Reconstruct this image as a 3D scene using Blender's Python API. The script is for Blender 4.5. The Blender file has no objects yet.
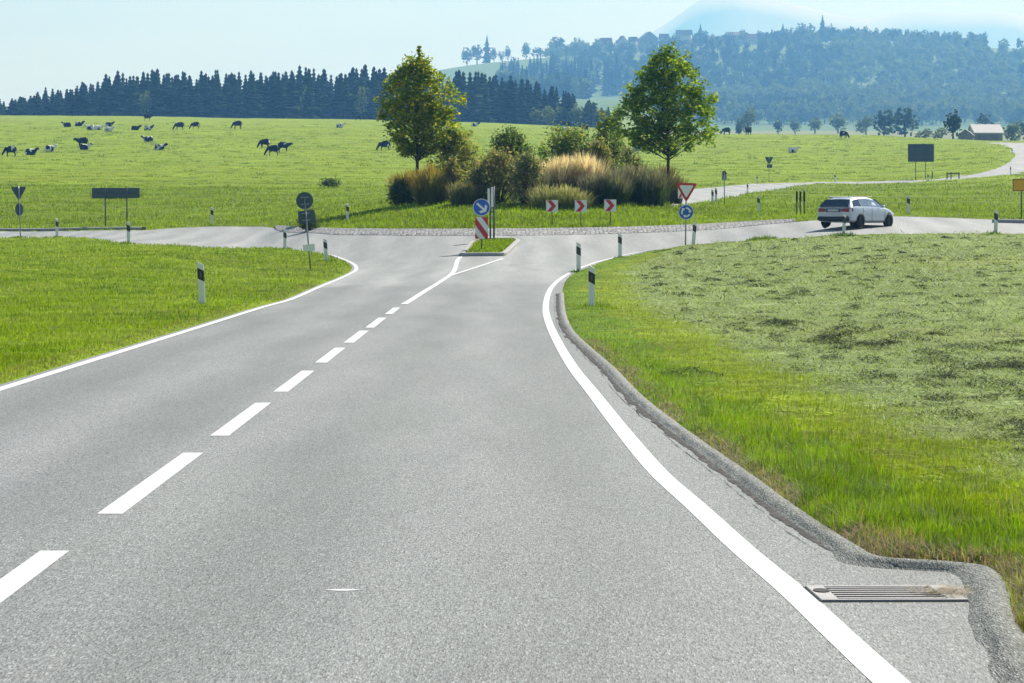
import bpy, bmesh, math, random
import numpy as np
from mathutils import Vector, Matrix

random.seed(11)
RNG = np.random.default_rng(11)
R = math.radians
SC = bpy.context.scene
COL = SC.collection

# ------------------------------------------------------------------ camera model used for measuring the photo
F, H, HZ, CX = 3823.0, 1.77, 230.0, 512.0
FD = 14.0        # haze box etc. in metres elsewhere

# ------------------------------------------------------------------ terrain (height field from measured profiles)
HILLTOP = [(-400, 112), (250, 104), (380, 86), (450, 69), (520, 59), (560, 57), (600, 55), (680, 48), (760, 45),
           (850, 43), (960, 44), (1024, 50), (1424, 60)]
def hv(u): return float(np.interp(u, [a for a, b in HILLTOP], [b for a, b in HILLTOP]))
NEAR = [(9, None), (60, None)]
PROF = {
    -400: [(85, 0.0), (130, .42), (201, 1.40), (215, 1.71), (260, 2.9), (300, 4.1), (400, 7.2), (620, 14.1), (780, 21.6), (1000, 30.1), (1300, 39.8), (1450, 44.4), (1700, 44)],
    0: [(85, 0.0), (130, .42), (201, 1.40), (215, 1.71), (260, 2.9), (300, 4.1), (400, 7.2), (620, 14.1), (780, 21.6), (1000, 30.1), (1300, 39.8), (1450, 44.4), (1700, 44)],
    130: [(88, 0.0), (130, .45), (166, 1.12), (190, 1.46), (205, 1.77), (215, 2.0), (260, 3.0), (300, 4.1), (400, 7.2), (620, 14.1), (780, 21.6), (1000, 30.1), (1300, 39.7), (1450, 44.2), (1700, 44)],
    240: 'v', 320: 'v', 480: 'v', 620: 'v', 700: 'v', 850: 'v', 1024: 'v', 1424: 'v',
}
PV = {
    240: [(90, 305.1), (130, 277), (160, 257), (174, 249), (185, 242), (198, 232), (207, 227), (225, 220), (260, 208.5), (300, 199), (400, 178), (620, 154.5), (780, 133), (1000, 122.5), (1300, 119.2), (1450, 118.6), (1700, 122)],
    320: [(90, 305.1), (130, 279), (145, 270), (159, 262), (168, 251.5), (174, 243), (180, 235), (183, 231.5), (195, 222), (210, 215), (240, 208.5), (270, 204), (300, 198.5), (400, 178), (620, 154.5), (780, 133.5), (1000, 123.5), (1300, 120), (1450, 119.4), (1700, 124)],
    480: [(90, 305.1), (110, 288), (130, 274), (145, 265), (155, 258), (165, 245.5), (172, 236.2), (175, 232), (180, 225), (188, 211), (195, 202), (205, 196), (230, 194), (300, 190), (400, 178), (620, 156), (780, 137), (1000, 126), (1300, 123.6), (1450, 123.2), (1700, 130)],
    620: [(90, 305.1), (110, 287), (132, 271), (150, 261.5), (159, 257), (166, 247), (173, 236.5), (176, 231.5), (182, 222), (190, 208), (197, 199.5), (210, 195.5), (300, 190.5), (400, 180), (620, 158), (780, 140), (1000, 131), (1200, 129.5), (1450, 130), (2500, 126), (3500, 100)],
    700: [(90, 305.1), (120, 277), (145, 257), (160, 247), (168, 242), (174, 233), (178, 227.5), (190, 217), (200, 209.5), (215, 202), (280, 195), (350, 190), (430, 182), (560, 165), (700, 150.5), (800, 138), (860, 134.8), (1000, 137), (1500, 140), (2500, 131), (3500, 127)],
    850: [(90, 305.1), (110, 282), (130, 261), (145, 247), (160, 236), (166, 229), (172, 222), (178, 217.8), (191, 213.5), (250, 202.5), (300, 196.5), (350, 191.5), (430, 181.8), (560, 165), (700, 151), (800, 139.5), (860, 135.4), (1000, 138), (1500, 141), (2500, 131.5), (3500, 127)],
    1024: [(90, 304), (110, 280), (130, 259), (145, 246), (160, 234.5), (168, 227), (175, 221.5), (200, 212), (250, 203), (300, 196), (350, 188), (400, 180), (450, 172), (560, 157), (650, 148.5), (720, 144), (800, 141.6), (900, 142.5), (1100, 145), (1500, 146), (2500, 133), (3500, 128)],
    1424: [(90, 303), (110, 280), (130, 260), (145, 250), (160, 243), (175, 231), (200, 218), (250, 207), (300, 197), (350, 188), (400, 180), (450, 172), (560, 157), (650, 149), (720, 145), (800, 142), (900, 143), (1100, 145), (1500, 146), (2500, 133), (3500, 128)],
}
def zv(d, v): return H - (v - HZ) * d / F
def pchip(x, y, xq):
    x = np.asarray(x, float); y = np.asarray(y, float); h = np.diff(x); dl = np.diff(y) / h
    m = np.zeros_like(y); m[0] = dl[0]; m[-1] = dl[-1]
    for i in range(1, len(x) - 1):
        if dl[i-1] * dl[i] > 0:
            w1 = 2*h[i] + h[i-1]; w2 = h[i] + 2*h[i-1]
            m[i] = (w1 + w2) / (w1/dl[i-1] + w2/dl[i])
    xq = np.clip(xq, x[0], x[-1]); k = np.clip(np.searchsorted(x, xq) - 1, 0, len(x) - 2)
    t = (xq - x[k]) / h[k]
    return ((2*t**3 - 3*t**2 + 1)*y[k] + (t**3 - 2*t**2 + t)*h[k]*m[k] + (-2*t**3 + 3*t**2)*y[k+1] + (t**3 - t**2)*h[k]*m[k+1])
LD = np.linspace(math.log(9), math.log(26500), 3350)
US = np.linspace(-400, 1424, 305)
_cols, _tab = sorted(PROF), []
for u in _cols:
    pts = [(9, 0.0), (40, 0.0), (70, 0.0)]
    if PROF[u] == 'v': pts += [(d, zv(d, v)) for d, v in PV[u]]
    else: pts += PROF[u]
    top = hv(u)
    last = pts[-1][0]
    if last < 2000: pts += [(2300, zv(2300, 134 if u > 300 else 142))]
    if u < 560: pts += [(4000, zv(4000, 0.6*top + 0.4*134))]
    else: pts += [(4300, zv(4300, 0.32*top + 0.68*127))]
    pts += [(5000, zv(5000, 0.8*top + 0.2*127)), (5650, zv(5650, top)), (6100, zv(5650, top) * 1.02), (8500, zv(5650, top) * .7), (26500, 20)]
    _tab.append(pchip([math.log(a) for a, b in pts], [b for a, b in pts], LD))
_tab = np.array(_tab)
TAB = np.array([pchip(_cols, _tab[:, j], US) for j in range(len(LD))]).T      # [u, d]
def ground(x, y):
    x = np.asarray(x, float); y = np.asarray(y, float)
    d = np.clip(y, 9, 26499); u = np.clip(CX + x / d * F, US[0], US[-1] - 1e-6)
    fu = (u - US[0]) / (US[1] - US[0]); iu = np.minimum(fu.astype(int), len(US) - 2); fu = fu - iu
    fd = (np.log(d) - LD[0]) / (LD[1] - LD[0]); i = np.minimum(fd.astype(int), len(LD) - 2); fd = fd - i
    return ((TAB[iu, i]*(1-fu) + TAB[iu+1, i]*fu)*(1-fd) + (TAB[iu, i+1]*(1-fu) + TAB[iu+1, i+1]*fu)*fd)
DG = np.exp(np.linspace(math.log(9), math.log(5640), 5200))
def unproj(u, v, dmin=9.0):
    """first ground point the line of sight meets"""
    x = (u - CX) * DG / F
    vv = HZ + (H - ground(x, DG)) * F / DG
    ok = np.nonzero((vv <= v) & (DG >= dmin))[0]
    if len(ok) == 0: return (float(x[-1]), float(DG[-1]))
    k = ok[0]
    if k == 0: return (float(x[0]), float(DG[0]))
    t = (vv[k-1] - v) / max(vv[k-1] - vv[k], 1e-9); t = min(max(t, 0), 1)
    d = DG[k-1] + (DG[k] - DG[k-1]) * t
    return (float((u - CX) * d / F), float(d))
def unproj_many(u, v):
    """vectorised, through a table of sight lines"""
    out = np.zeros((len(u), 2)); order = np.argsort(u); step = 4.0
    q = np.round(u / step) * step
    for uq in np.unique(q):
        m = np.nonzero(q == uq)[0]
        x = (uq - CX) * DG / F
        vv = np.minimum.accumulate(HZ + (H - ground(x, DG)) * F / DG)
        d = np.interp(-v[m], -vv, DG)
        out[m, 1] = d; out[m, 0] = (u[m] - CX) * d / F
    return out
def at(u, v, dz=0.0):
    x, y = unproj(u, v); return Vector((x, y, float(ground(x, y)) + dz))
def ppm(y): return F / y

def vnoise(x, y, s, seed=0):
    x = np.asarray(x) * s + seed * 17.31; y = np.asarray(y) * s + seed * 7.77
    xi = np.floor(x).astype(np.int64); yi = np.floor(y).astype(np.int64); fx = x - xi; fy = y - yi
    fx = fx*fx*(3-2*fx); fy = fy*fy*(3-2*fy)
    def h(a, b):
        n = (a * 374761393 + b * 668265263 + seed * 982451653) & 0x7fffffff
        n = ((n ^ (n >> 13)) * 1274126177) & 0x7fffffff
        return ((n ^ (n >> 16)) & 0xffff) / 65535.0
    return (h(xi, yi)*(1-fx) + h(xi+1, yi)*fx)*(1-fy) + (h(xi, yi+1)*(1-fx) + h(xi+1, yi+1)*fx)*fy

# ------------------------------------------------------------------ road outlines
def px(pts): return [unproj(u, v) for u, v in pts]
LEFT_EDGE = [(-5.86, -6.0), (-5.86, 20), (-5.86, 45), (-5.86, 70), (-5.86, 88)] + \
    px([(283, 300), (313, 287.5), (338, 277.5), (350, 271.5), (352, 268), (348, 263.5), (338, 259), (323, 254.3), (293, 250.3),
        (256, 248.8), (182, 246.5), (142, 245.5), (124, 244), (98, 239.9), (61, 237.8), (0, 238.8), (-150, 242), (-390, 247)])
APRON_LOW = px([(275, 228.6), (276, 230.2), (293, 232.6), (331, 234.6), (381, 235.3), (420, 235.6), (456, 235.8), (512, 235.6), (560, 235.0), (600, 234.1), (637, 232.9), (670, 231.8),
                (702, 230.2), (737, 227.4), (768, 224.3), (795, 222)])
FAR_EDGE = px([(-390, 238), (-150, 233), (0, 231.4), (141, 230.4), (170, 228.4), (212, 226.6), (256, 226.6)]) + APRON_LOW + \
    px([(815, 220.6), (850, 218.2), (893, 216.4), (940, 217.6), (990, 219.6), (1024, 221), (1200, 227), (1400, 231)])
CURB_OUT = px([(619, 258), (594, 265), (577, 272), (567, 279), (563, 288), (562.5, 300), (565, 317), (572, 332), (587, 347), (612, 369), (640, 398), (690, 437), (740, 472), (790, 509),
               (830, 536), (856, 552), (880, 565), (929, 568), (975, 570), (996, 583), (1004, 603), (1008, 625), (1024, 650), (1046, 690)]) + [(2.03, 11), (2.0, 5), (2.0, -6)]
RIGHT_EDGE = px([(1400, 246), (1200, 238), (1024, 234.6), (970, 234.4), (918, 234.6), (880, 235.2), (843, 236.2), (805, 238), (768, 240.4), (740, 242), (712, 244.2), (684, 247), (652, 251.3)]) + CURB_OUT
MAIN = np.array(LEFT_EDGE + FAR_EDGE + RIGHT_EDGE)
ARM_NEAR = px([(672, 207), (690, 204), (711, 201.4), (734, 197.3), (752, 193), (780, 189.2), (799, 186.2), (830, 183.9), (870, 182.9), (908, 182.4), (938, 181), (980, 177.4), (1024, 171.5), (1062, 163), (1072, 154), (1060, 146.2), (1030, 143), (990, 142.6)])
ARM_FAR = px([(990, 143.0), (1003, 144.2), (1013, 150), (1015, 157), (1005, 165), (983, 172.6), (948, 178.4), (915, 180.4), (870, 181.5), (830, 182.1), (793, 182.8), (768, 183.6), (747, 184.6), (726, 186.2), (695, 189), (668, 192)])
ARM = np.array(ARM_NEAR + ARM_FAR)
SPLIT = np.array(px([(460, 256.6), (505, 256.2), (520, 242.6), (516, 241), (476, 241.6), (470, 245)]))
def sdf(P, poly):
    """signed distance to a polygon, negative inside"""
    P = np.asarray(P, float); a = poly; b = np.roll(poly, -1, 0)
    best = np.full(len(P), 1e18); ins = np.zeros(len(P), bool)
    for (ax, ay), (bx, by) in zip(a, b):
        ex, ey = bx-ax, by-ay; L = ex*ex + ey*ey + 1e-12
        t = np.clip(((P[:,0]-ax)*ex + (P[:,1]-ay)*ey) / L, 0, 1)
        dx = P[:,0]-ax-t*ex; dy = P[:,1]-ay-t*ey
        best = np.minimum(best, dx*dx + dy*dy)
        c = ((ay > P[:,1]) != (by > P[:,1]))
        with np.errstate(divide='ignore', invalid='ignore'):
            xi = ax + (P[:,1]-ay) * ex / (ey if ey != 0 else 1e-12)
        ins ^= c & (P[:,0] < xi)
    s = np.sqrt(best); return np.where(ins, -s, s)
def smooth_closed(poly, keep=None):
    return poly
def catmull(pts, n=8):
    pts = [np.array(p, float) for p in pts]; out = []
    P = [2*pts[0]-pts[1]] + pts + [2*pts[-1]-pts[-2]]
    for i in range(1, len(P)-2):
        p0, p1, p2, p3 = P[i-1], P[i], P[i+1], P[i+2]
        # centripetal-ish through plain Catmull-Rom with limited tangents
        l = np.linalg.norm(p2-p1)
        m1 = (p2-p0) / (np.linalg.norm(p2-p1) + np.linalg.norm(p1-p0)) * l
        m2 = (p3-p1) / (np.linalg.norm(p3-p2) + np.linalg.norm(p2-p1)) * l
        for k in range(n):
            t = k/n
            out.append((2*t**3-3*t**2+1)*p1 + (t**3-2*t**2+t)*m1 + (-2*t**3+3*t**2)*p2 + (t**3-t**2)*m2)
    out.append(pts[-1]); return out
MAIN = np.array(catmull(LEFT_EDGE, 4) + catmull(FAR_EDGE, 3) + catmull(RIGHT_EDGE, 5))
ARM = np.array(catmull(ARM_NEAR, 3) + catmull(ARM_FAR, 3))
CURB_LINE = np.array(catmull(CURB_OUT, 8))
def road_sd(P):
    """negative on asphalt"""
    s = sdf(P, MAIN); s = np.maximum(s, -sdf(P, SPLIT)); return np.minimum(s, sdf(P, ARM))

# ------------------------------------------------------------------ objects, meshes, materials
def tag(o, label=None, cat=None, group=None, kind=None):
    if label: o['label'] = label
    if cat: o['category'] = cat
    if group: o['group'] = group
    if kind: o['kind'] = kind
    return o
def thing(name, label, cat, loc=(0, 0, 0), rotz=0.0, group=None, rot=None):
    o = bpy.data.objects.new(name, None); COL.objects.link(o); o.empty_display_size = .2
    o.location = loc; o.rotation_euler = rot if rot else (0, 0, rotz)
    return tag(o, label, cat, group)
def copy_tree(o, parent=None):
    c = o.copy(); COL.objects.link(c)
    c.parent = parent
    for ch in o.children: copy_tree(ch, c)
    return c
def np_mesh(name, V, T, mats, tint=None, smooth=False, mi=None):
    """mesh of triangles or quads from arrays"""
    me = bpy.data.meshes.new(name); n = T.shape[1]
    me.vertices.add(len(V)); me.vertices.foreach_set('co', np.ascontiguousarray(V, dtype=np.float32).ravel())
    me.loops.add(T.size); me.loops.foreach_set('vertex_index', np.ascontiguousarray(T, dtype=np.int32).ravel())
    me.polygons.add(len(T)); me.polygons.foreach_set('loop_start', np.arange(0, T.size, n, dtype=np.int32))
    if mi is not None: me.polygons.foreach_set('material_index', mi.astype(np.int32))
    me.polygons.foreach_set('use_smooth', np.full(len(T), smooth))
    for m in (mats if isinstance(mats, (list, tuple)) else [mats]): me.materials.append(m)
    if tint is not None:
        a = me.attributes.new('tint', 'FLOAT_COLOR', 'POINT')
        c = np.ones((len(V), 4), np.float32); c[:, :3] = tint; a.data.foreach_set('color', c.ravel())
    me.update(calc_edges=True); return me
def link(name, me, parent=None):
    o = bpy.data.objects.new(name, me); COL.objects.link(o)
    if parent: o.parent = parent
    return o
class MB:
    def __init__(self): self.v = []; self.f = []; self.m = []
    def add(self, vs, fs, mi=0):
        b = len(self.v); self.v += [tuple(p) for p in vs]
        for f in fs: self.f.append([i+b for i in f]); self.m.append(mi)
    def box(self, c, s, rz=0.0, mi=0, M=None, bev=0.0):
        x, y, z = s[0]/2, s[1]/2, s[2]/2
        if bev:
            b = min(bev, x*.9, y*.9, z*.9); ring = lambda X, Y, Z: [(-X, -Y, Z), (X, -Y, Z), (X, Y, Z), (-X, Y, Z)]
            vs = ring(x-b, y-b, -z) + ring(x, y, -z+b) + ring(x, y, z-b) + ring(x-b, y-b, z)
            fs = [(3, 2, 1, 0), (12, 13, 14, 15)]
            for k in range(3):
                for i in range(4): j = (i+1) % 4; fs.append((k*4+i, k*4+j, k*4+4+j, k*4+4+i))
        else:
            vs = [(-x,-y,-z),(x,-y,-z),(x,y,-z),(-x,y,-z),(-x,-y,z),(x,-y,z),(x,y,z),(-x,y,z)]
            fs = [(3,2,1,0),(4,5,6,7),(0,1,5,4),(1,2,6,5),(2,3,7,6),(3,0,4,7)]
        Q = Matrix.Translation(c) @ Matrix.Rotation(rz, 4, 'Z') @ (M if M else Matrix())
        self.add([Q @ Vector(p) for p in vs], fs, mi); return self
    def tube(self, pts, rad, n=8, mi=0, cap=True):
        pts = [Vector(p) for p in pts]; rings = []
        if not hasattr(rad, '__len__'): rad = [rad]*len(pts)
        for i, p in enumerate(pts):
            t = (pts[min(i+1, len(pts)-1)] - pts[max(i-1, 0)]).normalized()
            a = Vector((1, 0, 0)) if abs(t.x) < .8 else Vector((0, 1, 0))
            e1 = t.cross(a).normalized(); e2 = t.cross(e1)
            rings.append([p + (e1*math.cos(2*math.pi*k/n) + e2*math.sin(2*math.pi*k/n))*rad[i] for k in range(n)])
        vs = [q for r in rings for q in r]; fs = []
        for i in range(len(pts)-1):
            for k in range(n):
                j = (k+1) % n; fs.append((i*n+k, i*n+j, (i+1)*n+j, (i+1)*n+k))
        if cap: fs += [tuple(range(n)), tuple(range((len(pts)-1)*n, len(pts)*n))[::-1]]
        self.add(vs, fs, mi); return self
    def plate(self, poly, y0, y1, mi=0):
        """polygon in the x-z plane, thickness from y0 (front) to y1"""
        n = len(poly); vs = [(x, y0, z) for x, z in poly] + [(x, y1, z) for x, z in poly]
        fs = [tuple(range(n)), tuple(range(n, 2*n))[::-1]] + [(i, i+n, (i+1) % n + n, (i+1) % n) for i in range(n)]
        self.add(vs, fs, mi); return self
    def lathe(self, prof, axis='z', n=24, mi=0, c=(0,0,0)):
        vs = []; fs = []; m = len(prof)
        for k in range(n):
            a = 2*math.pi*k/n
            for r, h in prof:
                p = (r*math.cos(a), r*math.sin(a), h) if axis == 'z' else (h, r*math.cos(a), r*math.sin(a))
                vs.append((p[0]+c[0], p[1]+c[1], p[2]+c[2]))
        for k in range(n):
            j = (k+1) % n
            for i in range(m-1): fs.append((k*m+i, j*m+i, j*m+i+1, k*m+i+1))
        self.add(vs, fs, mi); return self
    def mesh(self, name, mats, smooth=False):
        me = bpy.data.meshes.new(name); me.from_pydata(self.v, [], self.f)
        for m in (mats if isinstance(mats, (list, tuple)) else [mats]): me.materials.append(m)
        me.polygons.foreach_set('material_index', self.m); me.polygons.foreach_set('use_smooth', [smooth]*len(self.f))
        bm = bmesh.new(); bm.from_mesh(me); bmesh.ops.recalc_face_normals(bm, faces=bm.faces); bm.to_mesh(me); bm.free()
        me.update(); return me
    def build(self, name, mats, parent=None, smooth=False):
        return link(name, self.mesh(name, mats, smooth), parent)
def disc(r, n=32, cx=0, cz=0): return [(cx + r*math.cos(2*math.pi*k/n), cz + r*math.sin(2*math.pi*k/n)) for k in range(n)]

class NT:
    def __init__(self, name):
        self.m = bpy.data.materials.new(name); self.m.use_nodes = True; self.t = self.m.node_tree
        self.t.nodes.clear(); self.out = self.t.nodes.new('ShaderNodeOutputMaterial')
    def n(self, typ, **kw):
        nd = self.t.nodes.new(typ)
        for k, v in kw.items():
            if k.startswith('_'): setattr(nd, k[1:], v)
            else:
                key = int(k[1:]) if k[0] == 'i' and k[1:].isdigit() else k.replace('__', ' ')
                if isinstance(v, bpy.types.NodeSocket): self.t.links.new(v, nd.inputs[key])
                else: nd.inputs[key].default_value = v
        return nd
    def l(self, a, b): self.t.links.new(a, b)
    def mix(self, fac, a, b, blend='MIX'):
        nd = self.t.nodes.new('ShaderNodeMix'); nd.data_type = 'RGBA'; nd.blend_type = blend
        for s, v in ((nd.inputs['Factor'], fac), (nd.inputs[6], a), (nd.inputs[7], b)):
            if isinstance(v, bpy.types.NodeSocket): self.t.links.new(v, s)
            else: s.default_value = v if not isinstance(v, tuple) or len(v) == 4 else (*v, 1)
        return nd.outputs[2]
    def ramp(self, fac, *stops):
        nd = self.t.nodes.new('ShaderNodeValToRGB'); e = nd.color_ramp.elements
        while len(e) < len(stops): e.new(.5)
        for el, (p, c) in zip(e, stops): el.position = p; el.color = (c, c, c, 1) if not hasattr(c, '__len__') else (*c, 1)
        self.l(fac, nd.inputs[0]); return nd.outputs[0]
    def noise(self, scale, detail=2, vec=None, rough=.5):
        nd = self.n('ShaderNodeTexNoise', Scale=scale, Detail=detail, Roughness=rough)
        if vec is not None: self.l(vec, nd.inputs['Vector'])
        return nd.outputs['Fac']
    def objco(self, scale=(1, 1, 1), out='Object'):
        tc = self.n('ShaderNodeTexCoord'); mp = self.n('ShaderNodeMapping', Scale=scale); self.l(tc.outputs[out], mp.inputs['Vector']); return mp.outputs[0]
    def bsdf(self, **kw):
        b = self.n('ShaderNodeBsdfPrincipled', **kw); self.l(b.outputs[0], self.out.inputs[0]); return b
def simple(name, col, rough=.6, metal=0.0, var=.12, scale=6.0, spec=.5, bump=0.0, coat=0.0):
    t = NT(name); co = t.objco(); f = t.noise(scale, 3, co)
    c = t.mix(f, tuple(x*(1-var) for x in col), tuple(min(1, x*(1+var)) for x in col))
    b = t.bsdf(Roughness=rough, Metallic=metal); t.l(c, b.inputs['Base Color']); b.inputs['Specular IOR Level'].default_value = spec
    b.inputs['Coat Weight'].default_value = coat
    if bump:
        bp = t.n('ShaderNodeBump', Strength=bump, Distance=.01); t.l(t.noise(scale*8, 3, co), bp.inputs['Height']); t.l(bp.outputs[0], b.inputs['Normal'])
    return t.m
def leafy(name, a, b, trans=.4, rough=.55, tint=False, c=None, spec=.1):
    """leaf or blade: colour varies from leaf to leaf, light shines through"""
    t = NT(name); g = t.n('ShaderNodeNewGeometry'); r = g.outputs['Random Per Island']
    col = t.mix(r, a, b)
    if c is not None:
        r2 = t.ramp(r, (.72, 0.0), (.78, 1.0)); col = t.mix(r2, col, c)
    if tint:
        at_ = t.n('ShaderNodeAttribute', _attribute_name='tint'); v = t.ramp(r, (0, .68), (1, 1.32))
        col = t.mix(1.0, at_.outputs['Color'], v, 'MULTIPLY')
    p = t.n('ShaderNodeBsdfPrincipled', Roughness=rough); t.l(col, p.inputs['Base Color']); p.inputs['Specular IOR Level'].default_value = spec
    tr = t.n('ShaderNodeBsdfTranslucent'); t.l(t.mix(1.0, col, (1.25, 1.3, .7, 1), 'MULTIPLY'), tr.inputs['Color'])
    mx = t.n('ShaderNodeMixShader'); mx.inputs[0].default_value = trans
    t.l(p.outputs[0], mx.inputs[1]); t.l(tr.outputs[0], mx.inputs[2]); t.l(mx.outputs[0], t.out.inputs[0]); return t.m

# ---- setting materials
def mat_ground():
    t = NT('turf'); co = t.objco(); a = t.n('ShaderNodeAttribute', _attribute_name='tint')
    n1 = t.noise(.22, 4, co, .6); n2 = t.noise(2.2, 4, co, .65); n3 = t.noise(14, 3, co, .6)
    n0 = t.noise(.075, 5, co, .65)
    m = t.mix(1.0, a.outputs['Color'], t.ramp(n1, (.3, .72), (.7, 1.24)), 'MULTIPLY'); m = t.mix(1.0, m, t.ramp(n0, (.32, .80), (.68, 1.16)), 'MULTIPLY')
    m = t.mix(1.0, m, t.ramp(n2, (.28, .62), (.72, 1.34)), 'MULTIPLY')
    m = t.mix(1.0, m, t.ramp(n3, (.25, .72), (.75, 1.28)), 'MULTIPLY')
    nb = t.noise(.045, 4, co, .6)
    m = t.mix(t.ramp(nb, (.5, 0.0), (.68, .45)), m, t.mix(1.0, m, (1.25, 1.02, .7, 1), 'MULTIPLY'))
    b = t.bsdf(Roughness=.95); t.l(m, b.inputs['Base Color']); b.inputs['Specular IOR Level'].default_value = .1
    bp = t.n('ShaderNodeBump', Strength=.9, Distance=.25); t.l(t.mix(.5, n2, n3), bp.inputs['Height']); t.l(bp.outputs[0], b.inputs['Normal'])
    return t.m
def mat_asphalt(name, base, warm=0.0, grain=.55, tint=(1, 1, 1)):
    t = NT(name); co = t.objco()
    streak = t.noise(1.0, 4, t.objco((1.1, .07, 1)), .6); patch = t.noise(.6, 5, t.objco((1, .10, 1)), .6)
    s1 = t.noise(85, 3, t.objco((1, .16, 1)), .75); s2 = t.noise(160, 2, co, .6); gco = t.objco((1, .14, 1)); vo = t.n('ShaderNodeTexVoronoi', Scale=140.0); t.l(gco, vo.inputs['Vector'])
    rx = t.n('ShaderNodeSeparateColor'); t.l(vo.outputs['Color'], rx.inputs[0])
    c = t.mix(t.ramp(streak, (.3, 0.0), (.7, 1.0)), tuple(base*k for k in (.84, .865, .84)), tuple(base*k for k in (1.12, 1.12, 1.07)))
    c = t.mix(1.0, c, t.mix(t.ramp(patch, (.3, 0.0), (.7, 1.0)), (.82, .86, .83, 1), (1.12, 1.10, 1.09, 1)), 'MULTIPLY')
    c = t.mix(1.0, c, t.ramp(rx.outputs[0], (0, .42), (.35, .94), (.85, 1.2), (1, 1.8)), 'MULTIPLY')
    c = t.mix(1.0, c, t.ramp(s1, (.3, .60), (.7, 1.40)), 'MULTIPLY')
    spx = t.n('ShaderNodeSeparateXYZ'); t.l(t.n('ShaderNodeTexCoord').outputs['Object'], spx.inputs[0])
    wx = t.n('ShaderNodeMath', _operation='MULTIPLY_ADD'); t.l(t.noise(.12, 2, co), wx.inputs[0]); wx.inputs[1].default_value = 1.3; t.l(spx.outputs['X'], wx.inputs[2])
    ang = t.n('ShaderNodeMath', _operation='MULTIPLY_ADD'); t.l(wx.outputs[0], ang.inputs[0]); ang.inputs[1].default_value = 2*math.pi/1.75; ang.inputs[2].default_value = 1.1
    sn = t.n('ShaderNodeMath', _operation='SINE'); t.l(ang.outputs[0], sn.inputs[0]); tr_ = t.n('ShaderNodeMapRange', i1=-1.0, i2=1.0); t.l(sn.outputs[0], tr_.inputs[0])
    c = t.mix(tr_.outputs[0], t.mix(1.0, c, (.86, .875, .86, 1), 'MULTIPLY'), t.mix(1.0, c, (1.09, 1.085, 1.08, 1), 'MULTIPLY'))
    stn = t.noise(.9, 5, t.objco((1, .09, 1)), .7); c = t.mix(t.ramp(stn, (.60, 0.0), (.74, .55)), c, t.mix(1.0, c, (.72, .74, .70, 1), 'MULTIPLY'))
    # newer, paler wearing course on the circle: its seam crosses the approach
    sp = t.n('ShaderNodeSeparateXYZ'); t.l(t.n('ShaderNodeTexCoord').outputs['Object'], sp.inputs[0])
    wob = t.n('ShaderNodeMath', _operation='MULTIPLY_ADD'); t.l(t.noise(.5, 2, co), wob.inputs[0]); wob.inputs[1].default_value = 2.0; t.l(sp.outputs['Y'], wob.inputs[2])
    f = t.ramp(t.n('ShaderNodeMapRange', i1=114.0, i2=121.0, Value=wob.outputs[0]).outputs[0], (0.0, 0.0), (1.0, 1.0))
    c = t.mix(f, c, t.mix(1.0, c, (1.45, 1.42, 1.41, 1), 'MULTIPLY'))
    c = t.mix(1.0, c, (*tint, 1), 'MULTIPLY')
    b = t.bsdf(Roughness=.72); t.l(c, b.inputs['Base Color']); b.inputs['Specular IOR Level'].default_value = .35 if grain < .6 else .1
    bp = t.n('ShaderNodeBump', Strength=grain, Distance=.006 if grain < .6 else .012); t.l(t.mix(.5, vo.outputs['Distance'], s2), bp.inputs['Height']); t.l(bp.outputs[0], b.inputs['Normal'])
    return t.m
def mat_paint():
    t = NT('road_paint'); co = t.objco(); n = t.noise(9, 5, co, .7); s = t.noise(120, 2, co)
    c = t.mix(t.ramp(n, (.25, 0.0), (.45, 1.0)), (.52, .52, .50, 1), (.70, .70, .685, 1)); c = t.mix(1.0, c, t.ramp(s, (.3, .85), (.6, 1.0)), 'MULTIPLY')
    wr = t.noise(55, 4, co, .75); wl = t.noise(1.6, 3, co, .6); mw = t.n('ShaderNodeMath', _operation='MULTIPLY_ADD'); t.l(wl, mw.inputs[0]); mw.inputs[1].default_value = .45; t.l(wr, mw.inputs[2]); c = t.mix(t.ramp(mw.outputs[0], (.80, 0.0), (.92, .8)), c, (.24, .24, .235, 1))
    b = t.bsdf(Roughness=.6); t.l(c, b.inputs['Base Color']); return t.m
def mat_cobble():
    t = NT('granite_setts'); co = t.objco(); vo = t.n('ShaderNodeTexVoronoi', Scale=5.0, Randomness=.75); t.l(co, vo.inputs['Vector'])
    rx = t.n('ShaderNodeSeparateColor'); t.l(vo.outputs['Color'], rx.inputs[0])
    c = t.mix(rx.outputs[0], (.22, .22, .22, 1), (.46, .45, .43, 1)); c = t.mix(t.ramp(vo.outputs['Distance'], (.08, 0.0), (.13, 0.0)), c, c)
    ed = t.n('ShaderNodeTexVoronoi', Scale=5.0, Randomness=.75, _feature='DISTANCE_TO_EDGE'); t.l(co, ed.inputs['Vector'])
    c = t.mix(t.ramp(ed.outputs['Distance'], (.03, 0.0), (.1, 1.0)), (.05, .05, .045, 1), c)
    b = t.bsdf(Roughness=.8); t.l(c, b.inputs['Base Color'])
    bp = t.n('ShaderNodeBump', Strength=1.0, Distance=.05); t.l(t.ramp(ed.outputs['Distance'], (0, 0.0), (.2, 1.0)), bp.inputs['Height']); t.l(bp.outputs[0], b.inputs['Normal']); return t.m
M = {}
M['ground'] = mat_ground(); M['asphalt'] = mat_asphalt('asphalt', .195, tint=(.975, 1.0, 1.025)); M['paint'] = mat_paint(); M['cobble'] = mat_cobble()
M['shoulder'] = mat_asphalt('shoulder_asphalt', .21)
M['curb'] = mat_asphalt('curb_asphalt', .245, grain=.8, tint=(1.02, 1.0, .97))
M['tar'] = simple('tar_crack', (.05, .049, .047), .95, var=.5, scale=40, spec=.05)
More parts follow.
